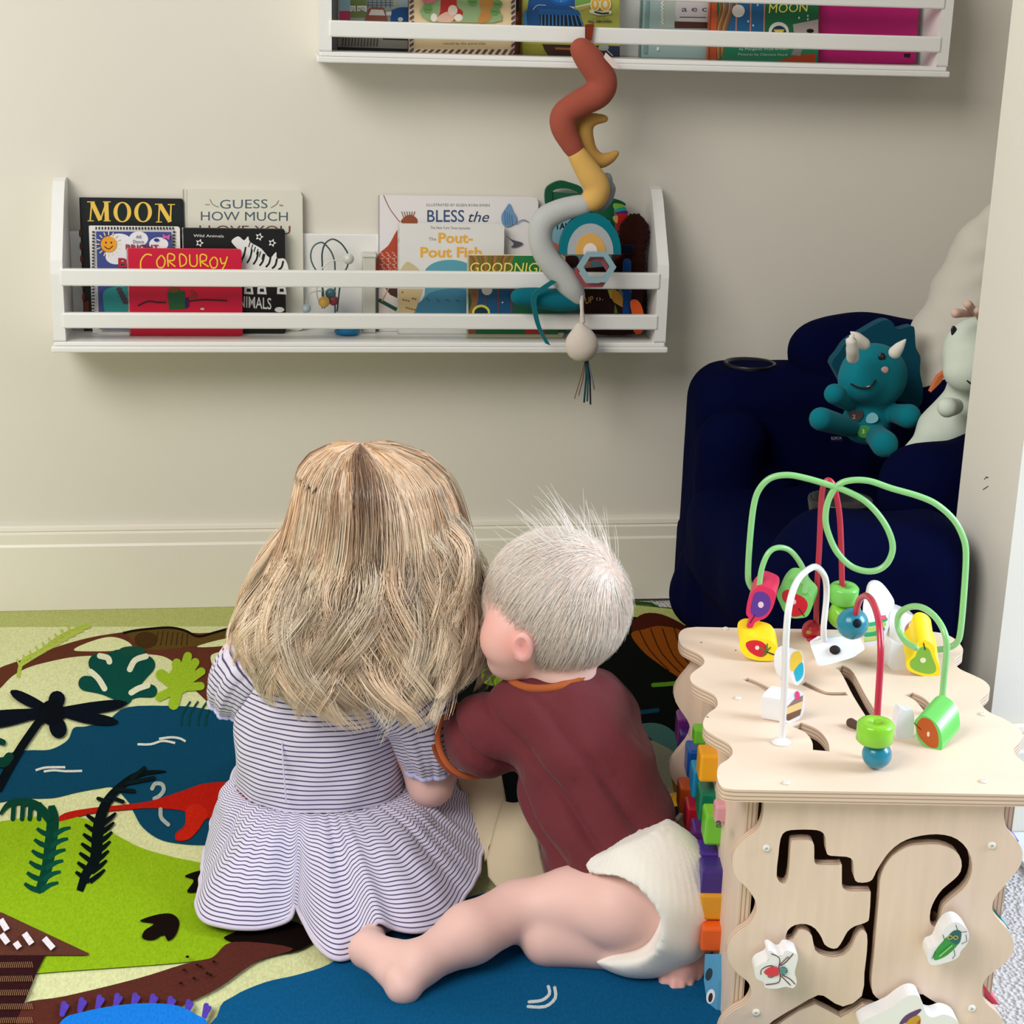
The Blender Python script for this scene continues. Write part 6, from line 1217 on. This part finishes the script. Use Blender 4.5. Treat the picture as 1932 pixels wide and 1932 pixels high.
    def tee_d(V, N):
        a = V@np.array([.62, -.15, .77]); b = V@np.array([.77, 0, -.62]); d = .0045*np.sin(a*60+2*np.sin(b*25))*np.exp(-((V[:, 2]-.12)/.075)**2)+.0018*np.sin(a*130+b*35+1.3)*np.cos(b*40)+.0012*np.sin(V[:, 0]*50-V[:, 2]*90)
        s = a*1.; d -= .007*np.exp(-((np.mod(s+.004*np.sin(b*40), .047)-.0235)/.0055)**2)*np.clip(1.2-np.abs(V[:, 2]-.17)/.11, 0, 1); return d
    tee = soft('tee_shirt', tp, mr, 'tee_jersey', t, .0034, .020, cuts=[(P(1168, 1668, 1.62), hemn), (P(876, 1400, 1.78), P(880, 1395, 1.80)-P(930, 1380, 1.76))], disp=tee_d)
    def ringt(nm, c, n_, a, b, r, col, flat=1.):
        n_ = np.array(n_, float); n_ /= np.linalg.norm(n_); u = np.cross(n_, [0, 1., 0]); u /= np.linalg.norm(u); v = np.cross(n_, u); M().tube([c+u*a*math.cos(x)+v*b*math.sin(x) for x in np.linspace(0, 2*math.pi, 41)[:-1]], r, col, 8, False, closed=True).build(nm, 'jersey', tee)
    ringt('collar', P(1036, 1265, 1.757), (-.16, -.10, 1), .045, .040, .0048, (172, 90, 46))
    cn = P(880, 1395, 1.80)-P(930, 1380, 1.76); ringt('sleeve_cuff', P(884, 1398, 1.785), cn, .0425, .041, .0038, (190, 96, 54)); ringt('sleeve_cuff', P(872, 1400, 1.795), cn, .040, .039, .0032, (160, 76, 44))
    # diaper
    dp = [('e', G(1230, 1680, .084), (.066, .068, .074), None), ('c', P(1180, 1622, 1.66), .072, G(1222, 1690, .086), .070), ('e', G(1200, 1772, .036), (.060, .046, .036), None), ('e', G(1258, 1735, .06), (.042, .05, .052), None), ('x', G(1160, 1712, .074), .0445, G(1000, 1696, .055), .042, .004), ('x', G(1150, 1700, .078)+np.array([0, -.05, .004]), .046, G(1000, 1690, .055)+np.array([0, -.05, 0]), .05, .004)]
    def dia(V, N): a = np.arctan2(V[:, 1]-1.63, V[:, 0]-.40); return .0005*np.sin(a*80)*np.clip((V[:, 2]-.09)*25, 0, 1)+.0022*np.sin(V[:, 0]*70+V[:, 2]*50)*np.sin(V[:, 2]*60)
    soft('diaper', dp, (240, 236, 228), 'fabric', t, .0036, .02, cuts=[(P(1160, 1592, 1.60), -hemn)], disp=dia)
    # hair cap and strands
    V, Q4 = surf([('e', hc, (.0815, .0715, .0805), FR)], .004, .01); rel = (V-hc)@FR.T
    # strands lie on the skull, flowing away from the crown
    wh = P(1158, 1066, 1.735)-hc; wh /= np.linalg.norm(wh)
    cap_n = fd*.78-ud*.62; cuts = [(hc+fd*.040-ud*.038, cap_n), (hc-ud*.068, -ud+fd*.2)]
    soft('hair_cap', [('e', hc, (.0815, .0715, .0805), FR)], (232, 204, 188), 'silk_hair', t, .004, .01, cuts=cuts)
    N0 = 6500; K = 12; d0 = rng.normal(0, 1, (N0*3, 3)); d0 /= np.linalg.norm(d0, axis=1)[:, None]
    rd = np.array([.081, .071, .080]); loc = d0@FR.T
    p0 = hc+(loc*rd)@FR; keep = ((p0-cuts[0][0])@(cap_n/np.linalg.norm(cap_n)) < .004) & ((p0-hc)@ud > -.068); p0 = p0[keep][:N0]; n_ = len(p0)
    pts = [p0]; cur = p0.copy(); whp = hc+((wh@FR.T)*rd)@FR; ln = (.045+.030*rng.random(n_)); lift = .0008+.0016*rng.random(n_)
    top = np.exp(-np.linalg.norm(p0-P(1105, 990, 1.77), axis=1)**2/.0016); spike = (rng.random(n_) < .26*top+.01)
    swirl = .35; ln[spike] *= .45+.75*rng.random(int(spike.sum()))
    jit = rng.normal(0, .10, (n_, 3)); ju = rng.normal(0, .22, (n_, 3))*[1, 1, .3]
    for k in range(1, K):
        r = (cur-hc)@FR.T; nn = (r/rd**2)@FR; nn /= np.linalg.norm(nn, axis=1)[:, None]; away = cur-whp; away -= nn*np.sum(away*nn, 1)[:, None]; away /= np.linalg.norm(away, axis=1)[:, None]+1e-6
        dirn = away+swirl*np.cross(nn, away)+np.array([-.05, 0, -.55])*(k/K); dirn -= nn*np.sum(dirn*nn, 1)[:, None]; dirn /= np.linalg.norm(dirn, axis=1)[:, None]+1e-6
        dirn = dirn+jit; up_ = (np.array([-.14, 0, .8])+ju)[spike]; dirn[spike] = dirn[spike]*.42+nn[spike]*.25+up_*.62
        nxt = cur+dirn*(ln/K)[:, None]; r = (nxt-hc)@FR.T; q = np.linalg.norm(r/rd, axis=1); tgt = 1.0+lift*k*3.2; nxt = np.where(spike[:, None], nxt, hc+((r/q[:, None])*tgt[:, None])@FR); pts.append(nxt); cur = nxt
    PT = np.stack(pts, 1); base = np.array(lin((255, 248, 240))[:3])*1.04; dk = np.array(lin((240, 204, 176))[:3]); w = (rng.random(n_)*.4)[:, None, None]; u = np.linspace(0, 1, K)[None, :, None]
    frt = np.clip(((p0-hc)@fd)/.06, 0, 1)[:, None, None]; w = np.clip(w*(.5+.5*frt)+.25*frt, 0, 1); cc = base*(1-w)+dk*w+0*u
    strand_mesh('hair', PT, np.tile((.00038*(1-np.linspace(0, 1, K)*.75))[None, :], (n_, 1)), cc, t)
baby()
# ================================================================ open book between the children
def open_book():
    o = G(930, 1640, 0); t = thing('open_book', 'open book with blank cream pages standing between the two children', 'book', o)
    top = [P(862, 1466, 1.90), P(938, 1455, 1.86)]
    def sheet(nm, L, Rr, col, th):
        rg = []
        n = len(L); m = M(); V = []; S = 14
        for a, b in zip(L, Rr):
            for j in range(S+1): f = j/S; V.append(a*(1-f)+b*f+np.array([0, -.012*math.sin(math.pi*f), 0]))
        F = [(i*(S+1)+j, i*(S+1)+j+1, (i+1)*(S+1)+j+1, (i+1)*(S+1)+j) for i in range(n-1) for j in range(S)]
        m.add(V, F, col, 0, True); ob = m.build(nm, 'paper', t); so = ob.modifiers.new('thick', 'SOLIDIFY'); so.thickness = th; so.offset = 0
    c = (206, 190, 160)
    sheet('page', [P(862, 1468, 1.90), P(880, 1520, 1.86), P(895, 1580, 1.83), P(905, 1630, 1.80)], [P(945, 1456, 1.87), P(955, 1510, 1.84), P(940, 1560, 1.81), P(924, 1600, 1.79)], c, .004)
    sheet('page', [P(950, 1512, 1.825), P(934, 1565, 1.80), P(920, 1620, 1.77), P(922, 1655, 1.75), P(945, 1685, 1.725)], [P(1000, 1500, 1.80), P(1010, 1560, 1.78), P(1022, 1620, 1.76), P(1030, 1650, 1.745), P(1035, 1690, 1.72)], c, .005)
open_book()
